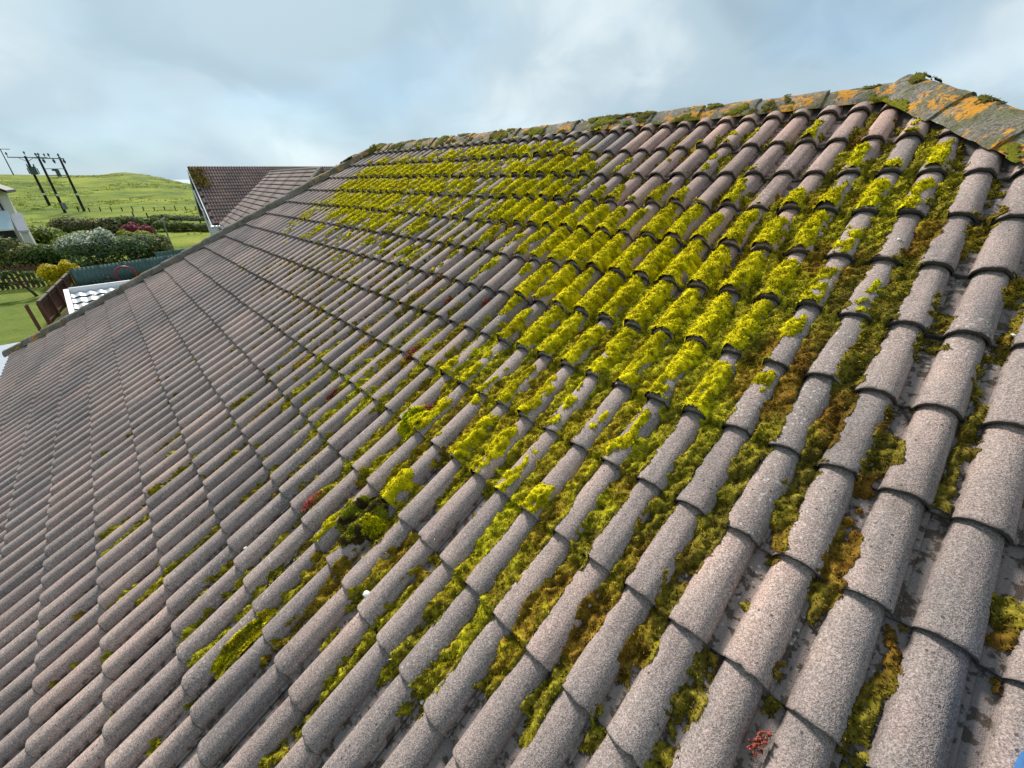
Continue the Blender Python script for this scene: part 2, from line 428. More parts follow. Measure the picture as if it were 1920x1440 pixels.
def sheet(name, poly, z, mat, kind='structure'):
    return tag(obj(name, mesh_np(name, [(x, y, z) for x, y in poly], [list(range(len(poly)))], mat)), kind=kind)
sheet('lawn', [(-35.2, -12), (-34.6, -3.3), (-30.3, -3.1), (-23.2, -4.0), (-22.0, -4.6), (-22.0, -12)], 0.012, M['lawn'])
sheet('driveway', [(-21.96, -14), (-21.96, -4.5), (-21.2, -3.9), (-12, -3.3), (6, -3.3), (6, -14)], 0.016, M['gravel'])
sheet('garden_bed', [(-30.2, -3.02), (-31.6, 2.4), (-14, 6), (-12, -3.2), (-21.1, -3.8), (-23.1, -3.9)], 0.008, M['soil'])

# ================================================================== THE TILED HOUSE
def p2w(u, v, n): return Vector((u, v * CA - n * SA, v * SA + n * CA + Z0))
ROOF_ROT = (PITCH, 0, 0)
V_RIDGE, V_EAVES = 2.75, -10 * GAUGE
def hip_left(v): return -7.97 + 0.614 * v
def hip_right(v): return -0.14 + 0.90 * (V_RIDGE - v)

house = empty('house', (-4, 0, 0))
tag(house, 'nearest house, its mossy grey concrete tile roof filling the picture', 'house')
def local(o):   # keep world coordinates under the house's own origin
    o.matrix_parent_inverse = house.matrix_world.inverted(); return o
bpy.context.view_layer.update()

APEX_L, APEX_R = hip_left(V_RIDGE), hip_right(V_RIDGE)
pr_l, pr_r = p2w(APEX_L, V_RIDGE, 0), p2w(APEX_R, V_RIDGE, 0)
el, er = p2w(hip_left(V_EAVES), V_EAVES, 0), p2w(hip_right(V_EAVES), V_EAVES, 0)
back_y = 2 * pr_l.y - el.y
bl, br = Vector((el.x, back_y, el.z)), Vector((er.x, back_y, er.z))
dz = Vector((0, 0, -0.045))
roof = obj('roof', mesh_np('roof', [q + dz for q in (pr_l, pr_r, el, er, bl, br)], [[0, 2, 3, 1], [0, 4, 2], [1, 3, 5], [0, 1, 5, 4]], M['felt']), house)
local(roof)
mb = MB()
x0, x1, y0, y1 = el.x + 0.42, er.x - 0.42, el.y + 0.42, back_y - 0.42
for c_, s_ in ((((x0 + x1) / 2, y0, 1.25), (x1 - x0, 0.25, 2.5)), (((x0 + x1) / 2, y1, 1.25), (x1 - x0, 0.25, 2.5)),
               ((x0, (y0 + y1) / 2, 1.25), (0.246, y1 - y0 - 0.26, 2.49)), ((x1, (y0 + y1) / 2, 1.25), (0.246, y1 - y0 - 0.26, 2.49))):
    mb.box(c_, s_)
local(mb.build('wall', M['harl'], house))
mb = MB()
mb.box(((el.x + er.x) / 2, el.y + 0.06, el.z - 0.17), (er.x - el.x - 0.1, 0.022, 0.16)).box((el.x + 0.06, (el.y + back_y) / 2, el.z - 0.17), (0.022, back_y - el.y - 0.16, 0.16))
local(mb.build('fascia', M['white'], house))

# ---- one double-roll tile: pan, roll, pan, roll; tail thick, head tucked under the course above
TW, TH, LEN, STEP, LIP = 0.0555, 0.048, 0.40, 0.0205, 0.0165
def roll_scale(fr): return 1.03 - 0.125 * fr      # rolls are fullest at the tail, so each course sits like a short barrel over the next
def prof(x):
    """height of the tile across one roll, x measured from the roll's crown"""
    t = np.clip(np.abs(x) / TW, 0, 1)
    return TH * np.power(np.clip(1 - t ** 2.5, 0, 1), 0.62)
half = np.array([0, .22, .42, .60, .75, .87, .95, 1.0]) * TW
roll_x = np.concatenate([-half[::-1], half[1:]])
TX = np.concatenate([[-0.110, -0.090, -0.072, -0.060], roll_x, [0.063, 0.075, 0.087], roll_x + ROLL, [ROLL + TW + 0.008]])
def tile_geo(seed, rows=(0.0, 0.005, 0.014, 0.11, 0.22, 0.31, LEN)):
    rng = np.random.RandomState(seed)
    xr = np.where(TX > 0.075, TX - ROLL, TX)
    h = prof(xr); under = np.where(TX < -0.08, -0.006, 0.0); over = np.where(TX > ROLL + TW - 1e-4, 0.004, 0.0)
    wear = np.cumsum(rng.normal(0, 0.0009, len(TX))); wear -= wear.mean()
    wave = rng.normal(0, 0.0005, len(TX)); chip = np.where(rng.rand(len(TX)) < 0.06, rng.rand(len(TX)) * 0.006, 0)
    V = []; A = []
    rollness = np.clip(h / TH * 2.4, 0, 1)
    n = len(TX)
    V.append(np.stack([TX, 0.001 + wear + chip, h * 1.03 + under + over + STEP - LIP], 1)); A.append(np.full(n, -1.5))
    for k, y in enumerate(rows):
        sag = -0.0042 if k == 0 else (-0.0008 if k == 1 else 0)
        sc = roll_scale(max(y, 0.0) / GAUGE); cen = np.where(TX > 0.075, ROLL, 0.0); isroll = np.abs(TX - cen) < TW + 1e-4
        xk = np.where(isroll, cen + (TX - cen) * sc, TX)
        z = h * sc + under + over + STEP * (1 - y / GAUGE) + sag + wave * (1 - y / LEN) + np.where(h > 0.004, rng.normal(0, 0.0004, n), 0)
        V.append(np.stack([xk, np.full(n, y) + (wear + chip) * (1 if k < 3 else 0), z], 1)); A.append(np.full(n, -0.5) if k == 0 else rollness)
    F = []
    for k in range(len(V) - 1):
        for i in range(n - 1):
            F.append((k * n + i, k * n + i + 1, (k + 1) * n + i + 1, (k + 1) * n + i))
    # right-hand edge of the last roll: a thin lip over the next tile
    b = len(V) * n
    e = np.array([[V[k][-1][0] - 0.001, V[k][-1][1], V[k][-1][2] - 0.006] for k in range(1, len(V))])
    V = np.concatenate(V + [e]); A = np.concatenate(A + [np.zeros(len(e))])
    for k in range(len(e) - 1):
        F.append((n * (k + 1) + n - 1, b + k, b + k + 1, n * (k + 2) + n - 1))
    return V, np.array(F), A
NVAR = 14
GEO = [tile_geo(s) for s in range(NVAR)]
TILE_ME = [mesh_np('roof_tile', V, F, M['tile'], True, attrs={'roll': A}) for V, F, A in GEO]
for me in TILE_ME:      # crisp arris at the tail
    me.set_sharp_from_angle(angle=R(48))

PINK_ME = []
for me in TILE_ME:
    q = me.copy(); q.materials.clear(); q.materials.append(M['tile_pink']); PINK_ME.append(q)
def is_pink(T):
    """a stretch of newer, pinker tiles under the ridge"""
    i, j = T[0], T[1]
    return j <= -4 and -15 + (j + 8) * 1.6 + (T[6] % 3) <= i <= 0 - (j + 8) * 0.5 or (j in (-4, -3) and -7 <= i <= -1 and T[6] % 2 == 0)
rng = np.random.RandomState(5)
tiles = []
for j in range(-8, 11):
    v0 = -j * GAUGE
    lo, hi = hip_left(v0) - 0.35, hip_right(v0) + 0.5
    i0 = int(math.floor(lo / ROLL)); i0 -= (i0 - j) % 2
    for i in range(i0, int(hi / ROLL) + 2, 2):
        du, dv, dn, rz = rng.normal(0, 0.0016), rng.normal(0, 0.0028), abs(rng.normal(0, 0.0016)), rng.normal(0, 0.0045)
        tiles.append([i, j, i * ROLL + du, v0 + dv, dn + 0.001, rz, rng.randint(NVAR)])
MR = Matrix.Rotation(PITCH, 3, 'X')
view = np.array(cam.matrix_world.inverted())
def seen_size(T):
    pts = [p2w(T[2] + a, min(T[3] + b, V_RIDGE), 0.02) for a in (-0.05, 0.2) for b in (0, 0.32)]
    P = []
    for q in pts:
        c = view @ np.array([q.x, q.y, q.z, 1.0])
        if c[2] > -0.25: return -1
        P.append((c[0] / -c[2] * 750.45 / 960, c[1] / -c[2] * 750.45 / 720))
    P = np.array(P)
    if (P[:, 0].min() > 1.0) or (P[:, 0].max() < -1.0) or (P[:, 1].min() > 1.0) or (P[:, 1].max() < -1.0): return -1
    Q = np.clip(P, -1, 1); return (np.ptp(Q[:, 0])) * (np.ptp(Q[:, 1]))
def edge_state(T):
    """0 whole, 1 cut by a hip or the ridge, 2 outside"""
    vs = (T[3], T[3] + LEN); us = (T[2] - 0.11, T[2] + 0.21)
    inL = [u - hip_left(v) for u in us for v in vs]; inR = [hip_right(v) - u for u in us for v in vs]
    if max(inL) < 0 or max(inR) < 0 or vs[0] > V_RIDGE: return 2
    return 1 if (min(inL) < 0 or min(inR) < 0 or vs[1] > V_RIDGE - 0.015) else 0
tiles = [T + [edge_state(T)] for T in tiles]
tiles = [T for T in tiles if T[7] != 2]
tiles.sort(key=lambda T: -seen_size(T))
def plane_cut(bm):
    """bm in roof-plane coordinates"""
    for co, no in (((hip_left(0), 0, 0), (-1, 0.614, 0)), ((hip_right(0), 0, 0), (1, 0.90, 0)), ((0, V_RIDGE - 0.01, 0), (0, 1, 0))):
        g = bm.verts[:] + bm.edges[:] + bm.faces[:]
        bmesh.ops.bisect_plane(bm, geom=g, plane_co=co, plane_no=no, clear_outer=True)
def tile_in_plane(T):
    V, F, A = GEO[T[6]]; c, s = math.cos(T[5]), math.sin(T[5])
    W = V.copy(); W[:, 0] = V[:, 0] * c - V[:, 1] * s + T[2]; W[:, 1] = V[:, 0] * s + V[:, 1] * c + T[3]; W[:, 2] += T[4]
    return W, F, A
rest_V, rest_F, rest_A, rest_T, rest_M = [], [], [], [], []; nb = 0; trng = np.random.RandomState(9)
inv_house = house.matrix_world.inverted()
for k, T in enumerate(tiles):
    single = k < 298 and seen_size(T) > 0
    if T[7] == 0 and single:
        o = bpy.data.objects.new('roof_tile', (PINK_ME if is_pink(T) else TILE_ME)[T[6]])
        o.location = p2w(T[2], T[3], T[4]); o.rotation_euler = (MR @ Matrix.Rotation(T[5], 3, 'Z')).to_euler()
        link(o, roof)
        continue
    W, F, A = tile_in_plane(T)
    if T[7] == 1:
        bm = bmesh.new(); lay = bm.verts.layers.float.new('roll')
        vs = [bm.verts.new(x) for x in W]
        for v_, a_ in zip(vs, A): v_[lay] = a_
        for f_ in F: bm.faces.new([vs[i] for i in f_])
        plane_cut(bm)
        if not bm.faces: bm.free(); continue
        bm.verts.index_update()
        W = np.array([v_.co for v_ in bm.verts]); A = np.array([v_[lay] for v_ in bm.verts]); FF = [[v_.index for v_ in f_.verts] for f_ in bm.faces]
        bm.free()
    else: FF = F.tolist()
    if single:
        A = np.asarray(A); P_ = np.array([p2w(*x) for x in W])
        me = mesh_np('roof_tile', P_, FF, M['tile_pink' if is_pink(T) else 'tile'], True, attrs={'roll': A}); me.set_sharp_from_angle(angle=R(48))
        obj('roof_tile', me, roof)
    else:
        rest_M += [int(is_pink(T))] * len(FF); rest_V.append(W); rest_F += [[i + nb for i in f_] for f_ in FF]; rest_A.append(A); rest_T.append(np.full(len(W), trng.rand())); nb += len(W)
W = np.concatenate(rest_V)
P_ = np.stack([W[:, 0], W[:, 1] * CA - W[:, 2] * SA, W[:, 1] * SA + W[:, 2] * CA + Z0], 1)
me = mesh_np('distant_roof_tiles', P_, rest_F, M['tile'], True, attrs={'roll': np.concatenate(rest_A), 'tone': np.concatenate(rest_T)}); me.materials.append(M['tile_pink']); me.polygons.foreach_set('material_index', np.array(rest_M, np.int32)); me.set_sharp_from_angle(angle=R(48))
tag(obj('distant_roof_tiles', me, roof), kind='stuff')

# ---- the three slopes that face away: same courses and rolls, as one part
def far_slope(a, b, c, d):
    """rolls run from edge a-b (eaves) up to c-d (top)"""
    a, b, c, d = (np.array(x) for x in (a, b, c, d))
    L = np.linalg.norm(b - a); ex = (b - a) / L
    up = (c + d) / 2 - (a + b) / 2; up = up - ex * (up @ ex); H = np.linalg.norm(up); ev = up / H; en = np.cross(ex, ev)
    n = int(L / ROLL) * 8; xs_ = np.linspace(0, L, n); h = prof((xs_ % ROLL) - ROLL / 2)
    V, F, A = [], [], []; rows = []
    k = 0
    while k * GAUGE < H:
        for y, z in ((k * GAUGE, 0.004), (k * GAUGE + 0.001, STEP), (min(k * GAUGE + GAUGE - 0.001, H), 0.001)): rows.append((y, z))
        k += 1
    xl = (c - a) @ ex; xr_ = L - (d - a) @ ex
    for y, z in rows:
        lo_, hi_ = xl * y / H, L - xr_ * y / H
        xc = np.clip(xs_, lo_, hi_)
        V.append(a + np.outer(xc, ex) + ev * y + np.outer(h + z, en)); A.append(np.clip(h / TH * 2, 0, 1))
    for k in range(len(rows) - 1):
        for i in range(n - 1):
            F.append((k * n + i, k * n + i + 1, (k + 1) * n + i + 1, (k + 1) * n + i))
    V = np.concatenate(V); F = np.array(F)
    w = np.linalg.norm(V[F[:, 0]] - V[F[:, 1]], axis=1) + np.linalg.norm(V[F[:, 2]] - V[F[:, 3]], axis=1)
    return V, F[w > 1e-5], np.concatenate(A)
Vs, Fs, As = [], [], []; nb = 0
for q in ((br, bl, pr_r, pr_l), (bl, el, pr_l, pr_l), (er, br, pr_r, pr_r)):
    # order: eaves left, eaves right, top left, top right seen from outside
    V_, F_, A_ = far_slope(q[0], q[1], q[2], q[3]); Vs.append(V_); Fs.append(F_ + nb); As.append(A_); nb += len(V_)
me = mesh_np('hidden_slope_tiles', np.concatenate(Vs), np.concatenate(Fs), M['tile'], True, attrs={'roll': np.concatenate(As)})
tag(obj('hidden_slope_tiles', me, roof), kind='stuff')

# ---- half-round caps along ridge and hips, each one a tile of its own, on a mortar bed
def cap_profile(s, vee):
    """cross-section of a cap: s -1..1 across; vee 0 = half round, 1 = straight-sided angle tile"""
    th = s * math.pi / 2
    rx, rz = np.sign(np.sin(th)) * np.abs(np.sin(th)) ** 0.9, np.abs(np.cos(th)) ** 0.85
    vx, vz = s, 1 - (np.sqrt(s * s + 0.006) - 0.0775) / (math.sqrt(1.006) - 0.0775)
    return rx * (1 - vee) + vx * vee, rz * (1 - vee) + vz * vee
def cap_mesh(length, r, hgt, seed, taper=0.87, grow=1.0, vee=0.0):
    rg = np.random.RandomState(seed); n = 17; T_ = 0.016
    cx, cz = cap_profile(np.linspace(-1.0, 1.0, n), vee)
    rows = [(0, 1.0), (0.008, 1.0)] + [(length * q, 1 + (taper - 1) * q) for q in (0.1, 0.2, 0.3, 0.4, 0.5, 0.6, 0.7, 0.8, 0.9, 1.0)]
    nr = len(rows); crust = vnoise(np.linspace(0, 9, n)[None, :] + 0 * np.arange(nr)[:, None], np.arange(nr)[:, None] * 1.3 + 0 * np.arange(n)[None, :], seed, 2) - 0.5
    V = []
    for k, (y, s) in enumerate(rows):
        rr = r * s - (0.003 if k == 0 else 0)
        V.append(np.stack([cx * rr, np.full(n, y) + (rg.normal(0, 0.002, n) if k < 2 else 0), cz * hgt * s + rg.normal(0, 0.0012, n) + crust[k] * 0.007], 1))
    for y, s in ((0.0, 1.0), (length, taper)):
        V.append(np.stack([cx * (r * s - T_), np.full(n, y), cz * (hgt * s - T_)], 1))
    F = [(k * n + i, k * n + i + 1, (k + 1) * n + i + 1, (k + 1) * n + i) for k in range(nr - 1) for i in range(n - 1)]
    F += [(nr * n + i, nr * n + i + 1, i + 1, i) for i in range(n - 1)]
    F += [((nr + 1) * n + i + 1, (nr + 1) * n + i, (nr - 1) * n + i, (nr - 1) * n + i + 1) for i in range(n - 1)]
    V = np.concatenate(V)
    me = mesh_np('ridge_tile', V, np.array(F), M['ridge'], True, attrs={'grow': np.full(len(V), grow)})
    me.set_sharp_from_angle(angle=R(50)); return me
def run_caps(A, B, upv, length, r, hgt, sink, grow_fn, seed, overlap=0.03, vee=0.0):
    """caps laid from A (low or first end) towards B"""
    A, B = Vector(A), Vector(B); d = (B - A); L = d.length; d.normalize()
    up_ = (Vector(upv) - d * Vector(upv).dot(d)).normalized(); x = d.cross(up_)
    cnt = max(1, round(L / (length - overlap))); pitch_ = L / cnt
    rg = random.Random(seed)
    meshes = {}
    for k in range(cnt):
        g = round(grow_fn((k + 0.5) / cnt), 1); key = (g, k % 4)
        if key not in meshes: meshes[key] = cap_mesh(pitch_ + overlap, r, hgt, seed + k % 4 + int(g * 40), 0.87, g, vee)
        o = bpy.data.objects.new('ridge_tile', meshes[key])
        pos = A + d * (pitch_ * k - overlap * 0.5) + up_ * (sink + rg.uniform(-0.004, 0.004))
        tilt = rg.uniform(-0.02, 0.02); yaw = rg.uniform(-0.012, 0.012)
        m = Matrix(((x.x, d.x, up_.x), (x.y, d.y, up_.y), (x.z, d.z, up_.z))) @ Matrix.Rotation(tilt, 3, 'Y') @ Matrix.Rotation(yaw, 3, 'Z')
        o.location = pos; o.rotation_euler = m.to_euler(); link(o, roof)
def bed(A, B, upv, half_w, z, seed):
    """ragged mortar under a run of caps"""
    A, B = Vector(A), Vector(B); d = (B - A); L = d.length; d.normalize()
    up_ = (Vector(upv) - d * Vector(upv).dot(d)).normalized(); x = d.cross(up_)
    n = int(L / 0.022); rg = np.random.RandomState(seed)
    ss = np.linspace(-1, 1, 9); V = []
    jit = vnoise(np.linspace(0, L * 14, n), np.zeros(n), seed, 3)
    for k in range(n):
        w = half_w * (0.94 + 0.16 * (jit[k] - 0.4))
        for s in ss:
            q = A + d * (L * k / (n - 1)) + x * (s * w) + up_ * (z - abs(s) ** 1.6 * (z + half_w * 0.42) + rg.normal(0, 0.003))
            V.append(q)
    F = [(k * 9 + i, k * 9 + i + 1, (k + 1) * 9 + i + 1, (k + 1) * 9 + i) for k in range(n - 1) for i in range(8)]
    obj('mortar_bed', mesh_np('mortar_bed', V, np.array(F), M['mortar'], True), roof)
UP = (0, 0, 1)
nl = (p2w(0, 0, 1) - p2w(0, 0, 0))
hip_up_l = (nl + Vector((-0.62, 0, 0.79))).normalized(); hip_up_r = (nl + Vector((0.50, 0, 0.87))).normalized()
run_caps(p2w(APEX_R, V_RIDGE, 0), p2w(APEX_L, V_RIDGE, 0), UP, 0.42, 0.125, 0.102, 0.006, lambda s: 1.0, 11, vee=0.75)
bed(p2w(APEX_R, V_RIDGE, 0), p2w(APEX_L, V_RIDGE, 0), UP, 0.118, 0.05, 12)
run_caps(p2w(hip_left(V_EAVES - 0.03), V_EAVES - 0.03, 0), p2w(APEX_L, V_RIDGE, 0), hip_up_l, 0.42, 0.112, 0.118, 0.016, lambda s: 0.85 if s > 0.84 or s < 0.14 else 0.12, 21)
bed(p2w(hip_left(V_EAVES), V_EAVES, 0), p2w(APEX_L, V_RIDGE, 0), hip_up_l, 0.112, 0.04, 22)
run_caps(p2w(hip_right(0.35), 0.35, 0), p2w(APEX_R - 0.03, V_RIDGE + 0.03, 0.0), hip_up_r, 0.42, 0.142, 0.118, 0.024, lambda s: 1.0, 31, vee=0.85)
bed(p2w(hip_right(0.35), 0.35, 0), p2w(APEX_R, V_RIDGE, 0), hip_up_r, 0.14, 0.06, 32)

# ================================================================== MOSS
# how much grows where, read per roll (columns, roll -48 first) and half course (rows, ridge first)
CROWN = """
00000000000000000000000000000000000000000000000000000000
00000000000000000000000000000000000000000000000000000000
00000000000000000000000000000000000000000000000000000000
00000000000000000000077777777777770000000000033000000000
00000000007777777777777777777777777000033333333300000000
00000000007777777777777777777777777733333333333390000000
00000000007777777777777777777777777733333333333399000000
00000000007777777777777777777777777773333333333099000000
00000000000777777777777777777777777777333333336699000000
00000000000777777777777777777777777777399999966690000000
00000000004777777777777777777700077799999999999990000000
00000000004477777777777444444444444099999999999900000000
00000000004444444774444444444444444339999999999930000000
00000000004444444444444444444444444333999999999930000000
00000000000004444444444444444444444403399999999900000000
00000000000000000000000000000000000000339999966600000000
00000000000000000000000000000000000000030966666600000000
00000000000000000000000000000000000000044666667700000000
00000000000000000000000000000000000004444464447700000000
00000000000000000000000000000000000000444444444000000000
00000000000000000000000000000000000000043344444000000000
00000000000000000000000000000000000000033330000000000000
00000000000000000000000000000000000000000300000000000000
00000000000000000000000000000000000000006660000000000000
00000000000000000000000000000000000000000600000000000000
00000000000000000000000000000000000000000000000000000000
00000000000000000000000000000000000000000000000000000000
00000000000000000000000000000000000000000000000000000000
00000000000000000000000000000000000000000000000000000000
00000000000000000000000000000000000000000000000000000000
00000000000000000000000000000000000000000000000000000000
00000000000000000000000000000000000000000000000000000000
00000000000000000000000000000000000000000000000000000000
00000000000000000000000000000000000000000000000000000000
00000000000000000000000000000000000000000000000000000000
00000000000000000000000000000000000000000000000000000000
00000000000000000000000000000000000000000000000000000000
00000000000000000000000000000000000000000000000000000000
00000000000000000000000000000000000000000000000000000000
00000000000000000000000000000000000000000000000000000000"""
CHAN = """
00000000000000000000000000000000000000000000000000000000
00000000000000000000000000000000000000000000000000000000
00000000000000000000000000000000000000000000004000000000
00000000088888888888888888888888800000000000444900000000
00000008888888888888888888888888880444444444444990000000
00000008888888888888888888888888888444444444444999000000
00000008888888888888888888888888888444444444444999000000
00000008888888888888888888888888888844444444449999900000
00000008888888888888888888888888888884444444499999900000
00000008888888888888888888888888888884000000999999500000
00000008888888888888888888888888888880000000099999500000
00000008888888888888888888888888866000000000009999550000
00000008888888888888888666666666666600000000099999550000
00000008888888000000666666666666666600000009999999550000
00000000000000000066666666666666666660000099999999550000
00000000000000006666666666666666666666000999999999520000
00000000000006666666666666666666666666699999999999522000
00000000000666666666666666666666666666999999999999522000
00000000066666666666666666666666666666669999999990422000
00000000066666666666666666666666666666666999999994422000
00000000000000000000666666666666666666666699999974420000
00000000000000000000000033336666666666666660999774400000
00000000000000000000000333333666666666666000777777000000
00000000000000000000033333333366666666660077777770000000
00000000000000000000333333333333633333337777777700000000
00000000000000000003333333333333333333377777770000000000
00000000000000000333333333333333333333377777000000000000
00000000000000003333333333333333333333333000000000000000
00000000000000033333333333333333333333333330000000000000
00000000000000000000033333333333333333333300000000000000
00000000000000000000000000033333333333333000000000000000
00000000000000000000000000000033333333300000000000000000
00000000000000000000000000000333333333000000000000000000
00000000000000000000000000003333300000000000000000000000
00000000000000000000000000000000000000000000000000000000
00000000000000000000000000000000000000000000000000000000
00000000000000000000000000000000000000000000000000000000
00000000000000000000000000000000000000000000000000000000
00000000000000000000000000000000000000000000000000000000
00000000000000000000000000000000000000000000000000000000"""
BRIGHT = """
33333333333333333333333333333333333333333333333333333333
33333333333333333333333333333333333333333333333333333333
33333333333333333333333333333333333333333333333333333333
33333333333333333333777777777777773333333333344333333333
33333333377777777777777777777777777333344444444433333333
33333333377777777777777777777777777444444444444483333333
33333333377777777777777777777777777744444444444488333333
33333333377777777777777777777777777774444444444888333333
33333333377777777777777777777777777774444444443888333333
33333333337777777777777777777777777777444444833883333333
33333333337777777777777777777777777777888888888883333333
33333333333777777777777777777777777778888888888833333333
33333333333333337777777777222222222238888888888833333333
33333333333333333333332222222222222238888888888833303333
33333333333333333332222222222222222228888888888833303333
33333333333333333222222222222222222222888888888833000333
33333333333333322222222222222222222222788888888833000333
33333333333332222222222222222222222227778888888833000333
33333333333222222222222222222222222777777888888833000333
33333333322222222222222222222222277777777738888833000333
33333333333333333333322222222227777777777777777360000333
33333333333333333333333333333377777777777777777663003333
33333333333333333333333333333337777777777777766663033333
33333333333333333333333333333333777777777736666663333333
33333333333333333333333333333333333333333666666633333333
33333333333333333333333333333333333333366666666333333333
33333333333333333333333333333333333333666666333333333333
33333333333333333333333333333333333366666666633333333333
33333333333333333333333333333333336666666666333333333333
33333333333333333333333333333333366666666663333333333333
33333333333333333333333333333336666666666333333333333333
33333333333333333333333333333366666666663333333333333333
33333333333333333333333333336666666666633333333333333333
33333333333333333333333333666663333333333333333333333333
33333333333333333333333333333333333333333333333333333333
33333333333333333333333333333333333333333333333333333333
33333333333333333333333333333333333333333333333333333333
33333333333333333333333333333333333333333333333333333333
33333333333333333333333333333333333333333333333333333333
33333333333333333333333333333333333333333333333333333333"""

def table(s): return np.array([[int(ch) for ch in r] for r in s.strip().split('\n')], float) / 9.0
T_CROWN, T_CHAN, T_BRIGHT = table(CROWN), table(CHAN), table(BRIGHT)
def soften(T, k):
    for _ in range(k):
        P = np.pad(T, 1, mode='edge'); T = (P[1:-1, 1:-1] * 2 + P[:-2, 1:-1] + P[2:, 1:-1] + P[1:-1, :-2] + P[1:-1, 2:]) / 6
    return T
T_CROWN, T_CHAN, T_BRIGHT = soften(T_CROWN, 2), soften(T_CHAN, 3), soften(T_BRIGHT, 3)
def lookup(T, fi, fh):
    """bilinear, fi in rolls, fh in half courses"""
    x = np.clip(fi + 48, 0, T.shape[1] - 1.001); y = np.clip(fh + 18, 0, T.shape[0] - 1.001)
    ix = x.astype(int); iy = y.astype(int); fx = x - ix; fy = y - iy
    return (T[iy, ix] * (1 - fx) + T[iy, ix + 1] * fx) * (1 - fy) + (T[iy + 1, ix] * (1 - fx) + T[iy + 1, ix + 1] * fx) * fy
def sstep(a, b, x):
    t_ = np.clip((x - a) / (b - a), 0, 1); return t_ * t_ * (3 - 2 * t_)
def tile_surface(u, v):
    j = -np.floor(v / GAUGE + 1e-9); fr = (v + j * GAUGE) / GAUGE
    x = u - np.round(u / ROLL) * ROLL
    s = roll_scale(fr)
    return prof(x / s) * s + STEP * (1 - fr) + 0.003, x, fr, j
def moss_field(u, v):
    """thickness of moss (m, below zero where the tile is bare), how yellow-bright it is, and how much it grows on a crown"""
    base, x, fr, j = tile_surface(u, v)
    i = np.round(u / ROLL)
    fh = -2 * v / GAUGE + 0.5
    per_roll = hash2(i, j, 17) - 0.5
    per_chan = hash2(np.floor(u / ROLL), j, 23) - 0.5
    warp = (vnoise(u * 16, v * 9, 41, 3) - 0.5)
    n1 = vnoise(u * 11 + 3, v * 7, 7, 4) ; n2 = vnoise(u * 30, v * 24, 9, 3); lump = vnoise(u * 56, v * 50, 13, 2)
    c = lookup(T_CROWN, i + 0 * u, fh); k = lookup(T_CHAN, u / ROLL - 0.5, fh); br = lookup(T_BRIGHT, u / ROLL, fh)
    # crown cushions: lean to the upwind (left) flank and to the tail of the tile, edges ragged
    drift = vnoise(u * 1.7 + 9, v * 1.5, 91, 3) - 0.5      # whole patches come and go
    c = np.clip(c * (1 + 0.6 * drift), 0, 1); k = np.clip(k * (1 + 0.5 * drift), 0, 1)
    side = sstep(0.95, 0.35, np.abs(x + 0.010 - warp * 0.03) / TW)
    mc = c + per_roll * 0.75 * (c > 0.04) * (1.15 - c) + (n1 - 0.5) * 0.95 + (n2 - 0.5) * 0.35 - 0.47 - 0.42 * (1 - side)
    mc = mc - sstep(0.66, 0.98, fr + warp * 0.25) * (0.10 + 0.50 * hash2(i, j, 29)) + sstep(0.35, 0.0, fr) * 0.06     # heads stay drier under the lap
    mc = np.where(c < 0.06, -1, mc)
    # channel moss: fills the pan and climbs the flanks
    xa = np.abs(x) / TW
    climb = 0.84 - 0.22 * k + warp * 0.85 + per_chan * 0.12
    inpan = sstep(climb - 0.10, climb + 0.16, xa)
    head = sstep(0.72, 1.0, fr) * 0.16 + sstep(0.10, 0.0, fr) * 0.05
    mk = k + per_chan * 0.55 * (k > 0.02) * (1.2 - k) + (n1 - 0.5) * 0.9 + (n2 - 0.5) * 0.4 + head * (k > 0.1) - 0.50
    mk = np.where(k < 0.02, -1, mk) - (1 - inpan) * 0.9
    tc = np.where(mc > 0, 0.004 + 0.019 * sstep(0, 0.35, mc), mc * 0.02)
    # channel moss beds into the pan: its top is a fill level, not a coat
    fill = STEP * (1 - fr) + 0.003 + 0.006 + 0.030 * sstep(0.0, 0.5, mk)
    tk = np.where(mk > 0, np.where(inpan > 0.35, np.maximum(fill - base, 0.0035), -0.002), mk * 0.02)
    crown = (tc > tk)
    tc = np.where(tc > 0, tc * (0.62 + 0.38 * sstep(-3.6, -1.8, u)), tc)      # thinner growth towards the far hip
    th = np.maximum(tc, tk)
    th = th + np.where(th > 0, (lump - 0.5) * 0.021 + (n2 - 0.5) * 0.011, 0)
    return base, th, br, crown, n1, n2, lump

moss_rng = np.random.RandomState(77)
def mossy(br, crown, n1, n2, rnd):
    """colour of living moss: acid yellow on the exposed crowns, olive and rust in the channels"""
    N = len(br)
    pal = np.array([(0.82, 0.69, 0.010), (0.60, 0.56, 0.012), (0.34, 0.285, 0.024), (0.185, 0.140, 0.026), (0.26, 0.115, 0.020)])
    lit = np.clip(br * 0.66 + crown * 0.52 - 0.09 + (n1 - 0.5) * 0.55 + (rnd - 0.5) * 0.50, 0, 1)
    rust = np.clip((vn_rust - 0.48 - 0.0 * br) * 5, 0, 1) * np.clip(1.15 - lit * 1.2, 0, 1)
    c = np.empty((N, 3))
    a = np.clip(lit * 3, 0, 3)
    for ch in range(3):
        c[:, ch] = np.interp(a, [0, 1, 2, 3], [pal[3, ch], pal[2, ch], pal[1, ch], pal[0, ch]])
    gold = np.clip((vn_gold - 0.55) * 5, 0, 1)[:, None] * np.clip(lit - 0.3, 0, 1)[:, None]
    c = c * (1 - 0.8 * gold) + np.array([0.42, 0.30, 0.010]) * 0.8 * gold
    return c * (1 - 0.75 * rust[:, None]) + pal[4] * 0.75 * rust[:, None]

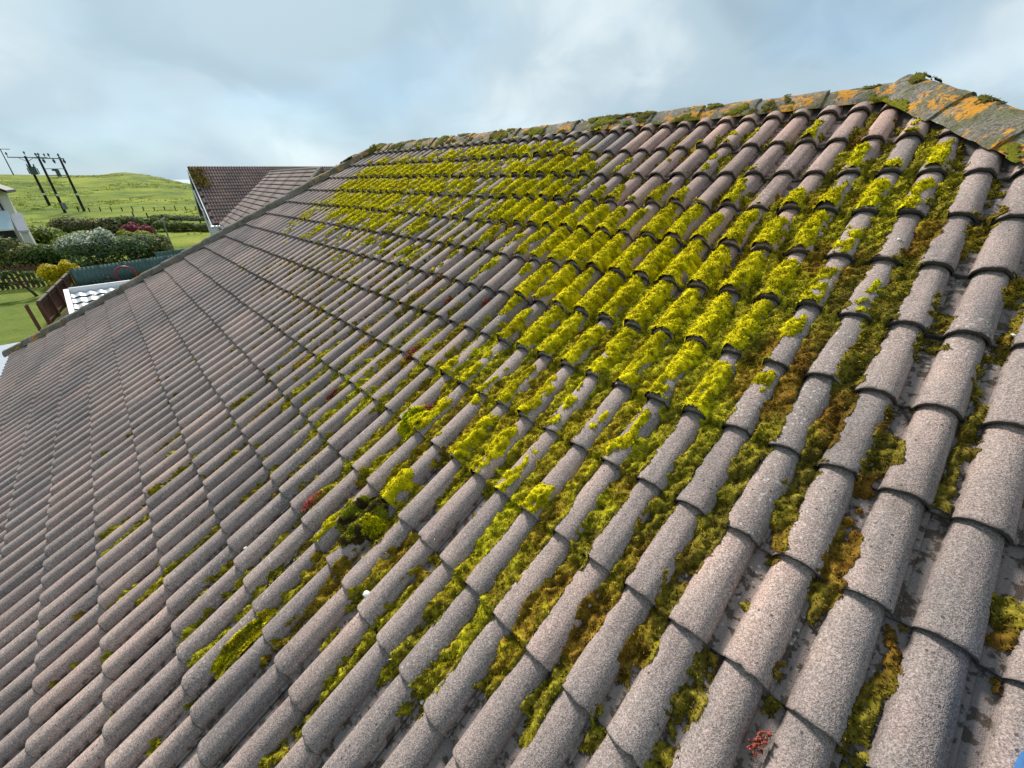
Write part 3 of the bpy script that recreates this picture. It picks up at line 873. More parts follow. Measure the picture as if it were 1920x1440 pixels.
def moss_zone(u0, u1, v0, v1, du, dv, frond, lam, names):
    nu, nv = int((u1 - u0) / du) + 3, int((v1 - v0) / dv) + 3      # zones overlap by a hair
    uu, vv = np.meshgrid(u0 + np.arange(nu) * du, v0 + np.arange(nv) * dv, indexing='ij')
    uu = uu + moss_rng.normal(0, du * 0.22, uu.shape); vv = vv + moss_rng.normal(0, dv * 0.22, vv.shape)
    U, V = uu.ravel(), vv.ravel()
    base, th, br, crown, n1, n2, lump = moss_field(U, V)
    inside = (U > hip_left(V) + 0.10) & (U < hip_right(V) - 0.10) & (V < V_RIDGE - 0.06)
    on = (th > 0) & inside
    I = np.arange(nu * nv).reshape(nu, nv)
    Q = np.stack([I[:-1, :-1], I[1:, :-1], I[1:, 1:], I[:-1, 1:]], -1).reshape(-1, 4)
    Q = Q[on[Q].sum(1) >= 2]
    jj = -np.floor(V / GAUGE + 1e-9)
    brk = np.ptp(jj[Q], axis=1) > 0          # cushions part at the tails of the tiles; only deep channel moss runs on
    Q = Q[~(brk & ((crown[Q].sum(1) >= 2) | (th[Q].min(1) < 0.003)))]
    n = base + np.maximum(th, -0.004)
    P = np.stack([U, V * CA - n * SA, V * SA + n * CA + Z0], 1)
    global vn_rust, vn_gold
    vn_rust = vnoise(U * 5, V * 4, 61, 3); vn_gold = vnoise(U * 6, V * 5, 67, 3)
    C = mossy(br, crown, n1, n2, moss_rng.rand(len(U))) * (0.16 + 0.9 * lump[:, None] ** 1.5)
    used = np.unique(Q); remap = np.full(nu * nv, -1); remap[used] = np.arange(len(used))
    bed_ = (P[used], remap[Q], C[used])
    # fronds
    q = Q[np.repeat(np.arange(len(Q)), moss_rng.poisson(lam, len(Q)))]
    w = moss_rng.dirichlet((1, 1, 1, 1), len(q))
    A = (P[q] * w[:, :, None]).sum(1)
    e1 = P[q[:, 1]] - P[q[:, 0]]; e2 = P[q[:, 3]] - P[q[:, 0]]
    N = np.cross(e1, e2); N /= np.linalg.norm(N, axis=1, keepdims=True) + 1e-9
    up = np.array([0, -SA, CA])
    D = N * 0.7 + up * 0.35 + np.array([0.0, -CA, -SA]) * 0.35 + moss_rng.normal(0, 0.55, A.shape)
    D /= np.linalg.norm(D, axis=1, keepdims=True)
    L = frond * moss_rng.uniform(0.5, 1.35, len(A)); Wd = L * moss_rng.uniform(0.30, 0.55, len(A))
    S = np.cross(D, moss_rng.normal(0, 1, A.shape)); S /= np.linalg.norm(S, axis=1, keepdims=True) + 1e-9
    A = A - N * 0.002
    tip = A + D * L[:, None]; tip[:, 2] -= L * 0.12
    FV = np.stack([A - S * Wd[:, None] * 0.5, A + S * Wd[:, None] * 0.5, tip], 1).reshape(-1, 3)
    k0 = q[:, 0]
    vn_rust, vn_gold = vn_rust[k0], vn_gold[k0]
    c0 = mossy(br[k0], crown[k0], n1[k0], n2[k0], moss_rng.rand(len(q)))
    c0 = c0 * moss_rng.choice([0.22, 0.62, 1.0, 1.5], (len(q), 1), p=[0.27, 0.28, 0.27, 0.18]) * (0.45 + 0.9 * lump[k0][:, None])
    FC = np.stack([c0 * 0.8, c0 * 0.8, c0 * 1.1], 1).reshape(-1, 3)
    return bed_, (FV, np.arange(len(FV)).reshape(-1, 3), FC)
zones = [(-0.8, 1.9, -1.9, 0.6, 0.0052, 0.0060, 0.0105, 1.5), (-2.6, -0.8, -1.9, 0.6, 0.0068, 0.0080, 0.0120, 1.9), (-2.6, 1.9, 0.6, 1.5, 0.0070, 0.0080, 0.0125, 2.2), (-2.6, 1.9, 1.5, 2.74, 0.0075, 0.0085, 0.0135, 2.2),
         (-7.0, -2.6, -3.0, 2.74, 0.0105, 0.0130, 0.017, 1.8), (-2.6, 0.5, -3.2, -1.9, 0.0095, 0.011, 0.015, 1.2)]
bv, bf, bc, fv, ff, fc = [], [], [], [], [], []; n0 = n1_ = 0
for z_ in zones:
    (a1, a2, a3), (b1, b2, b3) = moss_zone(*z_, None)
    bv.append(a1); bf.append(a2 + n0); bc.append(a3); n0 += len(a1)
    fv.append(b1); ff.append(b2 + n1_); fc.append(b3); n1_ += len(b1)
def moss_run(A, B, upv, r, hgt, off, cover, vee, seed):
    """moss along a run of caps"""
    A, B = np.array(A), np.array(B); d = B - A; L = np.linalg.norm(d); d /= L
    up_ = np.array(upv, float); up_ -= d * (up_ @ d); up_ /= np.linalg.norm(up_); x = np.cross(d, up_)
    ns, nt = int(L / 0.012), 26
    s, t_ = np.meshgrid(np.linspace(0, L, ns), np.linspace(-1, 1, nt), indexing='ij')
    px, pz = cap_profile(t_, vee)
    m_ = vnoise(s * 5, t_ * 1.6, seed, 4) - 0.5 + (vnoise(s * 30, t_ * 8, seed + 5, 2) - 0.5) * 0.4 + cover - 0.5
    th = np.where(m_ > 0, 0.002 + 0.013 * np.clip(m_ * 2.5, 0, 1), m_ * 0.03)
    P = A + d * s[..., None] + x * (px * (r + th))[..., None] + up_ * (pz * (hgt + th) + off)[..., None]
    I = np.arange(ns * nt).reshape(ns, nt); Q = np.stack([I[:-1, :-1], I[1:, :-1], I[1:, 1:], I[:-1, 1:]], -1).reshape(-1, 4)
    Q = Q[(m_.ravel()[Q] > 0).sum(1) >= 2]; P = P.reshape(-1, 3)
    k_ = vnoise(s * 4, t_ * 2, seed + 9, 3).ravel()
    C = np.array([(0.13, 0.115, 0.022)]) + np.outer(np.clip((k_ - 0.4) * 4, 0, 1), (0.10, 0.11, 0.0))
    q = Q[np.repeat(np.arange(len(Q)), moss_rng.poisson(1.6, len(Q)))]; w = moss_rng.dirichlet((1, 1, 1, 1), len(q)); Ap = (P[q] * w[:, :, None]).sum(1)
    N = np.cross(P[q[:, 1]] - P[q[:, 0]], P[q[:, 3]] - P[q[:, 0]]); N /= np.linalg.norm(N, axis=1, keepdims=True) + 1e-9; N *= np.sign(N[:, 2:3] + 1e-6)
    D = N + moss_rng.normal(0, 0.6, Ap.shape); D /= np.linalg.norm(D, axis=1, keepdims=True); Lf_ = 0.0095 * moss_rng.uniform(0.5, 1.3, len(Ap))
    S = np.cross(D, moss_rng.normal(0, 1, Ap.shape)); S /= np.linalg.norm(S, axis=1, keepdims=True)
    FV = np.stack([Ap - S * Lf_[:, None] * 0.22, Ap + S * Lf_[:, None] * 0.22, Ap + D * Lf_[:, None]], 1).reshape(-1, 3)
    return (P, Q, C * 0.6), (FV, np.arange(len(FV)).reshape(-1, 3), np.repeat(C[q[:, 0]] * moss_rng.choice([0.4, 0.9, 1.6], (len(q), 1)), 3, axis=0))
for args in ((p2w(APEX_R, V_RIDGE, 0), p2w(APEX_L, V_RIDGE, 0), UP, 0.125, 0.102, 0.006, 0.44, 0.75, 301),
             (p2w(hip_right(1.2), 1.2, 0), p2w(APEX_R, V_RIDGE, 0), hip_up_r, 0.142, 0.118, 0.024, 0.36, 0.85, 302),
             (p2w(hip_left(1.7), 1.7, 0), p2w(APEX_L, V_RIDGE, 0), hip_up_l, 0.112, 0.118, 0.016, 0.40, 0.0, 303)):
    (a1, a2, a3), (b1, b2, b3) = moss_run(*args)
    bv.append(a1); bf.append(a2 + n0); bc.append(a3); n0 += len(a1)
    fv.append(b1); ff.append(b2 + n1_); fc.append(b3); n1_ += len(b1)
print('moss quads', sum(map(len, bf)), 'fronds', sum(map(len, ff)))
moss = obj('moss', mesh_np('moss', np.concatenate(bv), np.concatenate(bf), M['moss_base'], True, np.concatenate(bc)))
tag(moss, 'bright yellow green and olive moss cushions spread over the roof tiles', 'moss', kind='stuff')
tag(obj('fronds', mesh_np('fronds', np.concatenate(fv), np.concatenate(ff), M['moss'], False, np.concatenate(fc)), moss), kind='stuff')

# ================================================================== THINGS BEHIND THE ROOF
# ---------------------------------------------------------------- neighbouring house
NP, TH_N = Vector((-33.987, 3.968, 5.831)), R(33.42)
RD, NN = Vector((0.094, 0.9956, 0)), Vector((0.9956, -0.094, 0))
DN = NN * math.cos(TH_N) - Vector((0, 0, math.sin(TH_N))); NORM = NN * math.sin(TH_N) + Vector((0, 0, math.cos(TH_N)))
def slope_pt(t, s, n=0.0): return NP + RD * t + DN * s + NORM * n      # t along the ridge, s down the slope
nh = empty('neighbour_house', (NP.x, NP.y + 5, 0))
tag(nh, 'neighbouring house with dark brown tiled gable roof, white verge and wing', 'house')
bpy.context.view_layer.update()
nh_inv = nh.matrix_world.inverted()
def nl_(o): o.matrix_parent_inverse = nh_inv; return o
S_EAVE, T_W, S_W = 5.45, 4.54, 0.514      # eaves distance, where the wing's ridge meets the slope
L_W = 11.67
nroof = MB()
nroof.prism([slope_pt(0.05, 0.02, -0.03), slope_pt(12, 0.02, -0.03), slope_pt(12, S_EAVE, -0.03), slope_pt(0.05, S_EAVE, -0.03)], NORM * -0.05)
bk = -NN * math.cos(TH_N) - Vector((0, 0, math.sin(TH_N)))
nroof.prism([NP + RD * 0.0, NP + RD * 12, NP + RD * 12 + bk * S_EAVE, NP + bk * S_EAVE], Vector((0, 0, -0.07)))
nroof = nl_(nroof.build('roof', M['tile_far'], nh))
# tiles of the slope that faces us, one by one
hx = np.array([-0.098, -0.058, -0.05, -0.03, 0, 0.03, 0.05, 0.058, 0.092, 0.10, 0.12, 0.15, 0.18, 0.20, 0.208])
hz = np.where(np.abs(hx) < 0.056, prof(hx), np.where(np.abs(hx - ROLL) < 0.056, prof(hx - ROLL), 0)) * 1.1
V, A = [], []
for y, z, k in ((0, -0.004, 0), (0, 0.022, 1), (0.40, -0.004, 1)):
    for x, h in zip(hx, hz): V.append((x, y, z + h)); A.append(min(1, h / 0.02) if k else -1.5)
n = len(hx)
nt_me = mesh_np('roof_tile', V, np.array([(k * n + i, k * n + i + 1, (k + 1) * n + i + 1, (k + 1) * n + i) for k in range(2) for i in range(n - 1)]), M['tile_far'], True, attrs={'roll': A})
nt_me.set_sharp_from_angle(angle=R(45))
UPN = -DN
basis = Matrix(((RD.x, UPN.x, NORM.x), (RD.y, UPN.y, NORM.y), (RD.z, UPN.z, NORM.z)))
rg = random.Random(3)
restV, restF, restA = [], [], []
for r_ in range(17):
    s = 0.33 + r_ * 0.316
    t0 = 0.16 + (0.15 if r_ % 2 else 0)
    t_val = T_W - (s * math.cos(TH_N) - S_W * math.cos(TH_N)) + 0.25
    k = 0
    while t0 + k * 0.30 < 11.5:
        tt = t0 + k * 0.30
        if tt < (t_val if s > S_W else 11.5):
            pos = slope_pt(tt, s, 0.0)
            o = bpy.data.objects.new('roof_tile', nt_me)
            o.location = pos + NORM * rg.uniform(0, 0.004); o.rotation_euler = basis.to_euler(); link(o, nroof)
            o.matrix_parent_inverse = (nroof.matrix_parent_inverse).copy() if False else Matrix()
            o.matrix_parent_inverse = (nh.matrix_world @ nroof.matrix_parent_inverse).inverted()
        k += 1
# wing: its left slope, hip end and right slope, laid in courses
WS = slope_pt(T_W, S_W); WH = WS + NN * L_W
def course_sheet(name, top_a, top_b, low_a, low_b, rows, mat, parent):
    """courses from the top edge a-b down to the low edge; each course laps the next"""
    V, F, A = [], [], []
    top_a, top_b, low_a, low_b = map(Vector, (top_a, top_b, low_a, low_b))
    nrm = (top_b - top_a).cross(low_a - top_a) if (top_b - top_a).length > 0.1 else (low_b - top_a).cross(low_a - top_a)
    if nrm.z < 0: nrm = -nrm
    nrm.normalize()
    for r_ in range(rows):
        a0, a1 = top_a.lerp(low_a, r_ / rows), top_a.lerp(low_a, (r_ + 1) / rows); b0, b1 = top_b.lerp(low_b, r_ / rows), top_b.lerp(low_b, (r_ + 1) / rows)
        m = max(2, int((b1 - a1).length / 0.15) * 4)
        base_ = len(V)
        for row, (p0, p1, lift) in enumerate(((a0, b0, 0.0), (a1, b1, 0.05), (a1, b1, -0.004))):
            for i in range(m):
                q = p0.lerp(p1, i / (m - 1)); d_ = (b1 - a1).length * i / (m - 1)
                h = float(prof(np.array([(d_ % ROLL) - ROLL / 2]))[0]) * 0.8
                V.append(q + nrm * (lift + h)); A.append(-1.5 if row == 2 else min(1, h / 0.02))  # lip row takes the dark tail: each course's shadow line in colour
        for row in range(2):
            for i in range(m - 1): F.append((base_ + row * m + i, base_ + row * m + i + 1, base_ + (row + 1) * m + i + 1, base_ + (row + 1) * m + i))
    me = mesh_np(name, V, np.array(F), mat, True, attrs={'roll': A}); me.set_sharp_from_angle(angle=R(45))
    o = obj(name, me, parent); return o
drop = WS.z - (NP.z - S_EAVE * math.sin(TH_N)); half_w = drop / math.tan(TH_N)
lowL, lowR = WS - RD * half_w + NN * half_w - Vector((0, 0, drop)), WS + RD * half_w + NN * half_w - Vector((0, 0, drop))
hipL, hipR = WH - RD * half_w + NN * half_w - Vector((0, 0, drop)), WH + RD * half_w + NN * half_w - Vector((0, 0, drop))
wing = MB()
wing.add([WS, WH, hipL, lowL, hipR, lowR], [[0, 1, 2, 3], [1, 0, 5, 4], [1, 4, 2]])
for i in range(len(wing.v)): wing.v[i] = tuple(Vector(wing.v[i]) - Vector((0, 0, 0.05)))
wing = nl_(wing.build('wing_roof', M['felt'], nh))
for args in ((WS, WH, lowL, hipL), (WS, WH, lowR, hipR), (WH, WH + Vector((0.001, 0, 0)), hipL, hipR)):
    o = tag(course_sheet('wing_tiles', *args, 15, M['tile_wing'], wing), kind='stuff')
def caps_on(A_, B_, upv, parent, count, r=0.12):
    A_, B_ = Vector(A_), Vector(B_); d = B_ - A_; L = d.length; d.normalize()
    up_ = (Vector(upv) - d * Vector(upv).dot(d)).normalized(); x = d.cross(up_)
    me = cap_mesh(L / count + 0.02, r, r * 0.9, 90, 0.95, 0.12)
    m = Matrix(((x.x, d.x, up_.x), (x.y, d.y, up_.y), (x.z, d.z, up_.z)))
    for k in range(count):
        o = bpy.data.objects.new('ridge_tile', me); o.location = A_ + d * (L * k / count) - up_ * 0.01; o.rotation_euler = m.to_euler()
        link(o, parent)
caps_on(NP + RD * 0.03, NP + RD * 12, UP, nroof, 28, 0.07)
caps_on(hipL, WH, (nl_up := Vector((0.35, -0.35, 0.85))), wing, 16, 0.13)
caps_on(WH, WS, UP, wing, 26, 0.12)
# gable end, verge boards, eaves
Zg = NP.z - S_EAVE * math.sin(TH_N)
feet = [NP + DN * S_EAVE, NP + bk * S_EAVE]
gpts = [NP - Vector((0, 0, 0.16)) + RD * 0.24, feet[0] - Vector((0, 0, 0.12)) - NN * 0.5 + RD * 0.24, feet[1] - Vector((0, 0, 0.12)) + NN * 0.5 + RD * 0.24]
nl_(MB().prism(gpts, RD * 0.02).build('gable_shadow_sheet', M['black'], nh))  # black sheet stands for the gable wall in shadow
wl_ = MB()
c0, c1 = NP + RD * 0.30 + NN * (S_EAVE * math.cos(TH_N) - 0.5), NP + RD * 0.30 - NN * (S_EAVE * math.cos(TH_N) - 0.5)
wl_.prism([Vector((c0.x, c0.y, 0)), Vector((c1.x, c1.y, 0)), Vector((c1.x, c1.y, Zg)), Vector((c0.x, c0.y, Zg))], RD * 11.5)
nl_(wl_.build('wall', M['harl'], nh))
wl_ = MB(); q0 = WS - RD * (half_w - 0.45) + NN * half_w
wl_.prism([Vector((q0.x, q0.y, 0)), Vector((q0.x, q0.y, Zg)), Vector((q0.x, q0.y, Zg)) + NN * (L_W - 0.9), Vector((q0.x, q0.y, 0)) + NN * (L_W - 0.9)], RD * (2 * half_w - 0.9))
nl_(wl_.build('wing_wall', M['harl'], nh))
for e_ in (DN, bk):
    nl_(MB().prism([NP - RD * 0.02, NP - RD * 0.02 + e_ * (S_EAVE + 0.05), NP - RD * 0.02 + e_ * (S_EAVE + 0.05) - Vector((0, 0, 0.20)), NP - RD * 0.02 - Vector((0, 0, 0.22))], RD * 0.05).build('bargeboard', M['white'], nh))
g0 = feet[0] - RD * 0.05 - Vector((0, 0, 0.10)); nl_(MB().tube([g0 + NN * 0.08, g0 + NN * 0.08 + RD * 0.9], 0.065).build('gutter', M['white'], nh))
f1 = NP + DN * 2.9 - RD * 0.06 - Vector((0, 0, 0.30)) - NN * 0.55
nl_(MB().tube([NP + DN * 2.1 - NN * 0.75 - RD * 0.08 - Vector((0, 0, 0.10)), NP + DN * 2.2 - NN * 0.72 - RD * 0.08 - Vector((0, 0, 0.30)), f1 + Vector((0, 0, -0.35)), f1 + NN * 0.62 + Vector((0, 0, -0.42)), f1 + NN * 0.75 + Vector((0, 0, -0.8)), f1 + NN * 0.75 - Vector((0, 0, 3.0))], 0.05).build('downpipe', M['white'], nh))
nl_(MB().prism([lowL - RD * 0.04, lowL - RD * 0.04 + NN * (L_W + 0.0), lowL - RD * 0.04 + NN * L_W - Vector((0, 0, 0.2)), lowL - RD * 0.04 - Vector((0, 0, 0.2))], RD * 0.03).build('fascia', M['white'], nh))
# yellow-brown moss near the verge of that roof
rg2 = np.random.RandomState(8); V, F, Cc = [], [], []
for k in range(900):
    t_, s_ = abs(rg2.normal(0.3, 0.28)) + 0.05, rg2.uniform(0.1, 2.1)
    if t_ > 1.05: continue
    q = np.array(slope_pt(t_, s_, 0.055)); b0 = len(V)
    for m_ in range(3): V.append(q + rg2.normal(0, 0.045, 3))
    F.append((b0, b0 + 1, b0 + 2)); cc = np.array([(0.20, 0.15, 0.02), (0.13, 0.075, 0.02), (0.26, 0.21, 0.02)][rg2.randint(3)]) * rg2.uniform(0.7, 1.2)
    Cc += [cc] * 3
o = tag(obj('moss_patch', mesh_np('moss_patch', V, np.array(F), M['moss'], False, np.array(Cc)), nh), kind='stuff'); o.matrix_parent_inverse = nh_inv

# ---------------------------------------------------------------- pale cottage at the left edge
ct = empty('cottage', (-53, -9.5, 0)); tag(ct, 'pale cottage with dark eave and glazed lean-to at the left edge', 'house')
bpy.context.view_layer.update(); ct_inv = ct.matrix_world.inverted()
def cl_(o): o.matrix_parent_inverse = ct_inv; return o
cl_(MB().box((-53, -9.8, 2.25), (5.6, 8.0, 4.5)).build('wall', M['harl'], ct))
cl_(MB().prism([(-49.7, -9.8, 7.3), (-49.7, -5.25, 4.62), (-49.7, -5.25, 4.42), (-49.7, -9.8, 7.05), (-49.7, -14.2, 4.42), (-49.7, -14.2, 4.62)], (-6.6, 0, 0)).build('roof', M['black'], ct))
cl_(MB().box((-50.17, -6.6, 3.75), (0.06, 1.5, 1.3)).build('window', M['glass'], ct))
for y_ in (-5.86, -6.06, -6.26, -6.9): cl_(MB().box((-50.12, y_, 3.72), (0.10, 0.06, 1.55)).build('window_post', M['stone_grey'], ct))
cl_(MB().prism([(-50.1, -14, 3.25), (-50.1, -5.75, 3.25), (-48.3, -5.75, 2.1), (-48.3, -14, 2.1)], (0, 0, -0.08)).build('lean_to_roof', M['pale_blue'], ct))
cl_(MB().box((-48.25, -9.9, 2.06), (0.14, 8.3, 0.14)).build('gutter', M['white'], ct))
cl_(MB().box((-48.5, -9.9, 0.99), (0.1, 8.1, 1.98)).build('lean_to_wall', M['glass'], ct))
cl_(MB().prism([(-49.4, -5.6, 3.05), (-49.4, -5.05, 3.05), (-47.9, -5.05, 1.95), (-47.9, -5.6, 1.95)], (0, 0, -0.14)).build('parapet_slab', M['stone_grey'], ct))
cl_(MB().box((-48.7, -5.33, 0.96), (1.3, 0.40, 1.85)).build('parapet_wall', M['harl'], ct))

# ---------------------------------------------------------------- power line poles
def pole(name, base, h, r, label, parts):
    e = empty(name, base); tag(e, label, 'utility pole', 'power line poles')
    MB().tube([(0, 0, -0.4), (0, 0, h)], [r * 1.15, r * 0.8], 10).build('pole', M['timber_pole'], e)
    for nm, mb_, mt in parts: mb_.build(nm, mt, e)
    return e
def insul(x, y, z, s=0.16): return ('insulator', MB().tube([(x, y, z), (x, y, z + s), (x, y, z + s * 1.4), (x, y, z + s * 2.2), (x, y, z + s * 2.6)], [0.05, 0.05, 0.14, 0.14, 0.04], 8), M['porcelain'])
p1 = [('crossarm', MB().box((0, 0.3, 9.35), (0.16, 5.4, 0.16)), M['steel']),
      ('brace', MB().tube([(0, -1.0, 9.3), (0, 0, 8.6)], 0.05, 6), M['steel']), ('brace', MB().tube([(0, 1.0, 9.3), (0, 0, 8.6)], 0.05, 6), M['steel']),
      insul(0, -2.3, 9.43, 0.3), insul(0, 0.1, 9.75, 0.25), insul(0, 2.7, 9.43, 0.25),
      ('transformer', MB().box((0.5, 0.15, 7.0), (0.75, 1.05, 1.25)).box((0.5, 0.15, 7.7), (0.85, 1.2, 0.12)), M['transformer']),
      ('bushing', MB().tube([(0.5, -0.25, 7.7), (0.5, -0.35, 8.2)], 0.10, 8), M['porcelain']), ('bushing', MB().tube([(0.5, 0.5, 7.7), (0.5, 0.62, 8.2)], 0.10, 8), M['porcelain']),
      ('cooling_fin', MB().box((0.5, -0.5, 7.0), (0.6, 0.14, 1.0)), M['transformer']), ('cooling_fin', MB().box((0.5, 0.82, 7.0), (0.6, 0.14, 1.0)), M['transformer']),
      ('cable', MB().tube([(0.22, 0.1, 6.4), (0.24, 0.1, 4.5), (0.22, 0.05, 0.2)], 0.07, 6), M['timber_pole']),
      ('warning_plate', MB().box((0.30, 0, 2.9), (0.04, 0.42, 0.34)), M['sign_plate'])]
pole('utility_pole', (-130.09, -7.11, 0), 9.6, 0.22, 'leftmost big power pole, carrying the grey transformer drum', p1)
h0, h1_ = Vector((-112.28, -4.79, 0)), Vector((-113.6, -2.25, 0))
hd = (h1_ - h0); hl = hd.length; hd.normalize(); hr = math.atan2(hd.y, hd.x)
hf = empty('pole_frame', h0, hr); tag(hf, 'two-legged power pole frame with switchgear between its poles', 'utility pole', 'power line poles')
for x_ in (0, hl): MB().tube([(x_, 0, -0.4), (x_, 0, 9.0)], [0.22, 0.15], 10).build('pole', M['timber_pole'], hf)
MB().box((hl / 2 - 0.1, -0.16, 8.7), (hl + 1.2, 0.14, 0.15)).build('crossarm', M['steel'], hf)
for z_ in (7.1, 6.1, 5.7): MB().box((hl / 2, -0.16, z_), (hl, 0.12, 0.10)).build('crossarm', M['steel'], hf)
MB().box((hl * 0.52, -0.35, 6.4), (0.42, 0.4, 1.1)).box((hl * 0.44, -0.35, 6.9), (0.75, 0.3, 0.3)).build('switchgear', M['transformer'], hf)
for x_ in (-0.25, 0.1, hl * 0.5, hl - 0.1): 
    nm, mb_, mt = insul(x_, -0.16, 8.78, 0.27); mb_.build(nm, mt, hf)
for x_ in (0.42, hl * 0.62, hl + 0.35): MB().tube([(x_, -0.16, 8.65), (x_, -0.16, 8.3), (x_ + 0.05, -0.16, 7.95)], [0.06, 0.20, 0.08], 8).build('surge_arrester', M['porcelain'], hf)
for x_ in (0, hl): MB().box((x_, -0.26, 3.0), (0.40, 0.04, 0.32)).build('warning_plate', M['sign_plate'], hf)
MB().box((0.10, -0.42, 1.2), (0.5, 0.4, 1.1)).build('control_box', M['steel'], hf)
MB().tube([(hl, 0, 5.5), (hl * 0.5 + 3.0, 5, 3.0)], 0.02, 5).build('stay_wire', M['steel'], hf)
pole('utility_pole', (-238.8, -17.2, 6.2), 9.0, 0.15, 'faint far power pole on the skyline at left', [('crossarm', MB().box((0, 0, 9.1), (0.2, 4.6, 0.2)), M['steel'])])

# ---------------------------------------------------------------- stock fences in the meadow
def post_fence(name, pts, h, label, wires):
    e = empty(name, pts[0]); tag(e, label, 'fence')
    rg_ = random.Random(len(pts))
    o_ = Vector(pts[0])
    for q in pts:
        q = Vector(q) - o_
        MB().tube([q + Vector((0, 0, -0.2)), q + Vector((rg_.uniform(-.05, .05), rg_.uniform(-.05, .05), h * rg_.uniform(0.85, 1.12)))], 0.085, 6).build('post', M['timber_pole'], e)
    for z_ in wires:
        MB().tube([Vector(q) - o_ + Vector((0, 0, z_)) for q in pts], 0.012, 4).build('wire', M['steel'], e)
fp = [(-109.8 + (7.6) * k / 7, 1.42 + 10.27 * k / 7, 0.0) for k in range(-3, 9)]
fp = [(x, y, float(terrain_height(np.array([x]), np.array([y]))[0])) for x, y, _ in fp]
post_fence('stock_fence', fp, 0.72, 'farther row of short dark posts across the bright meadow', (0.5, 0.8))
post_fence('stock_fence', [(-91.7 + k * 6.2, 3.33 + k * 1.25, 0) for k in range(5)], 0.7, 'nearer row of dark posts running along the rough bank', (0.5, 0.75))

# ---------------------------------------------------------------- rushes and coarse grass in the meadow
rgr = np.random.RandomState(21); N_ = 5200
rx_ = -rgr.uniform(45, 246, N_); ry_ = rgr.uniform(-34, 36, N_)
dens = vnoise(rx_ / 16, ry_ / 7, 71, 3); keep = (dens > 0.52) & ((rx_ < -88) | (rgr.rand(N_) < 0.3)); rx_, ry_ = rx_[keep], ry_[keep]
rz_ = terrain_height(rx_, ry_)
V, Cc = [], []
for x_, y_, z_ in zip(rx_, ry_, rz_):
    cc = np.array([(0.15, 0.20, 0.030), (0.18, 0.23, 0.035), (0.28, 0.27, 0.07), (0.12, 0.16, 0.028)][rgr.randint(4)])
    for k in range(5):
        a_ = rgr.rand() * 6.28; w_, h_ = rgr.uniform(0.10, 0.24), rgr.uniform(0.10, 0.26); ox, oy = rgr.normal(0, 0.35, 2)
        V += [(x_ + ox - w_ * math.cos(a_), y_ + oy - w_ * math.sin(a_), z_ - 0.03), (x_ + ox + w_ * math.cos(a_), y_ + oy + w_ * math.sin(a_), z_ - 0.03), (x_ + ox + rgr.normal(0, 0.1), y_ + oy + rgr.normal(0, 0.1), z_ + h_)]
        Cc += [cc * rgr.uniform(0.7, 1.3)] * 3
tag(obj('rushes', mesh_np('rushes', np.array(V), np.arange(len(V)).reshape(-1, 3), M['leaf'], False, np.array(Cc))), 'clumps of rushes and coarse grass dotting the meadow', 'grass', kind='stuff')

# ---------------------------------------------------------------- shrubs
def leaf_cloud(rg_, lumps, count, size, pal, weights, up_bias=0.4):
    """leaf-sized faces spread through a crown made of overlapping lumps"""
    lumps = np.array(lumps, float); vol = lumps[:, 3] * lumps[:, 4] * lumps[:, 5]; pick = rg_.choice(len(lumps), count, p=vol / vol.sum())
    d = rg_.normal(0, 1, (count, 3)); d /= np.linalg.norm(d, axis=1, keepdims=True); d[:, 2] = np.where(rg_.rand(count) < 0.68, np.abs(d[:, 2]), d[:, 2])
    rad = rg_.uniform(0.55, 1.08, count) ** 0.6
    c = lumps[pick, :3] + d * lumps[pick, 3:6] * rad[:, None]
    c[:, 2] = np.maximum(c[:, 2], 0.03)
    N = d + np.array([0, 0, up_bias]) + rg_.normal(0, 0.5, (count, 3)); N /= np.linalg.norm(N, axis=1, keepdims=True)
    X = np.cross(N, rg_.normal(0, 1, (count, 3))); X /= np.linalg.norm(X, axis=1, keepdims=True); Y = np.cross(N, X)
    s = size * rg_.uniform(0.6, 1.4, count)[:, None]
    V = np.stack([c - X * s, c - Y * s * 0.5, c + X * s, c + Y * s * 0.5], 1).reshape(-1, 3)
    pal = np.array(pal); k = rg_.choice(len(pal), count, p=np.array(weights) / np.sum(weights))
    C_ = pal[k] * rg_.uniform(0.7, 1.3, (count, 1))
    return V, np.arange(count * 4).reshape(-1, 4), np.repeat(C_, 4, axis=0)
GREEN, DARK, OLIVE, BROWN, GREY, LIME = (0.125, 0.195, 0.036), (0.060, 0.100, 0.026), (0.175, 0.180, 0.048), (0.155, 0.118, 0.060), (0.22, 0.28, 0.17), (0.28, 0.33, 0.038)
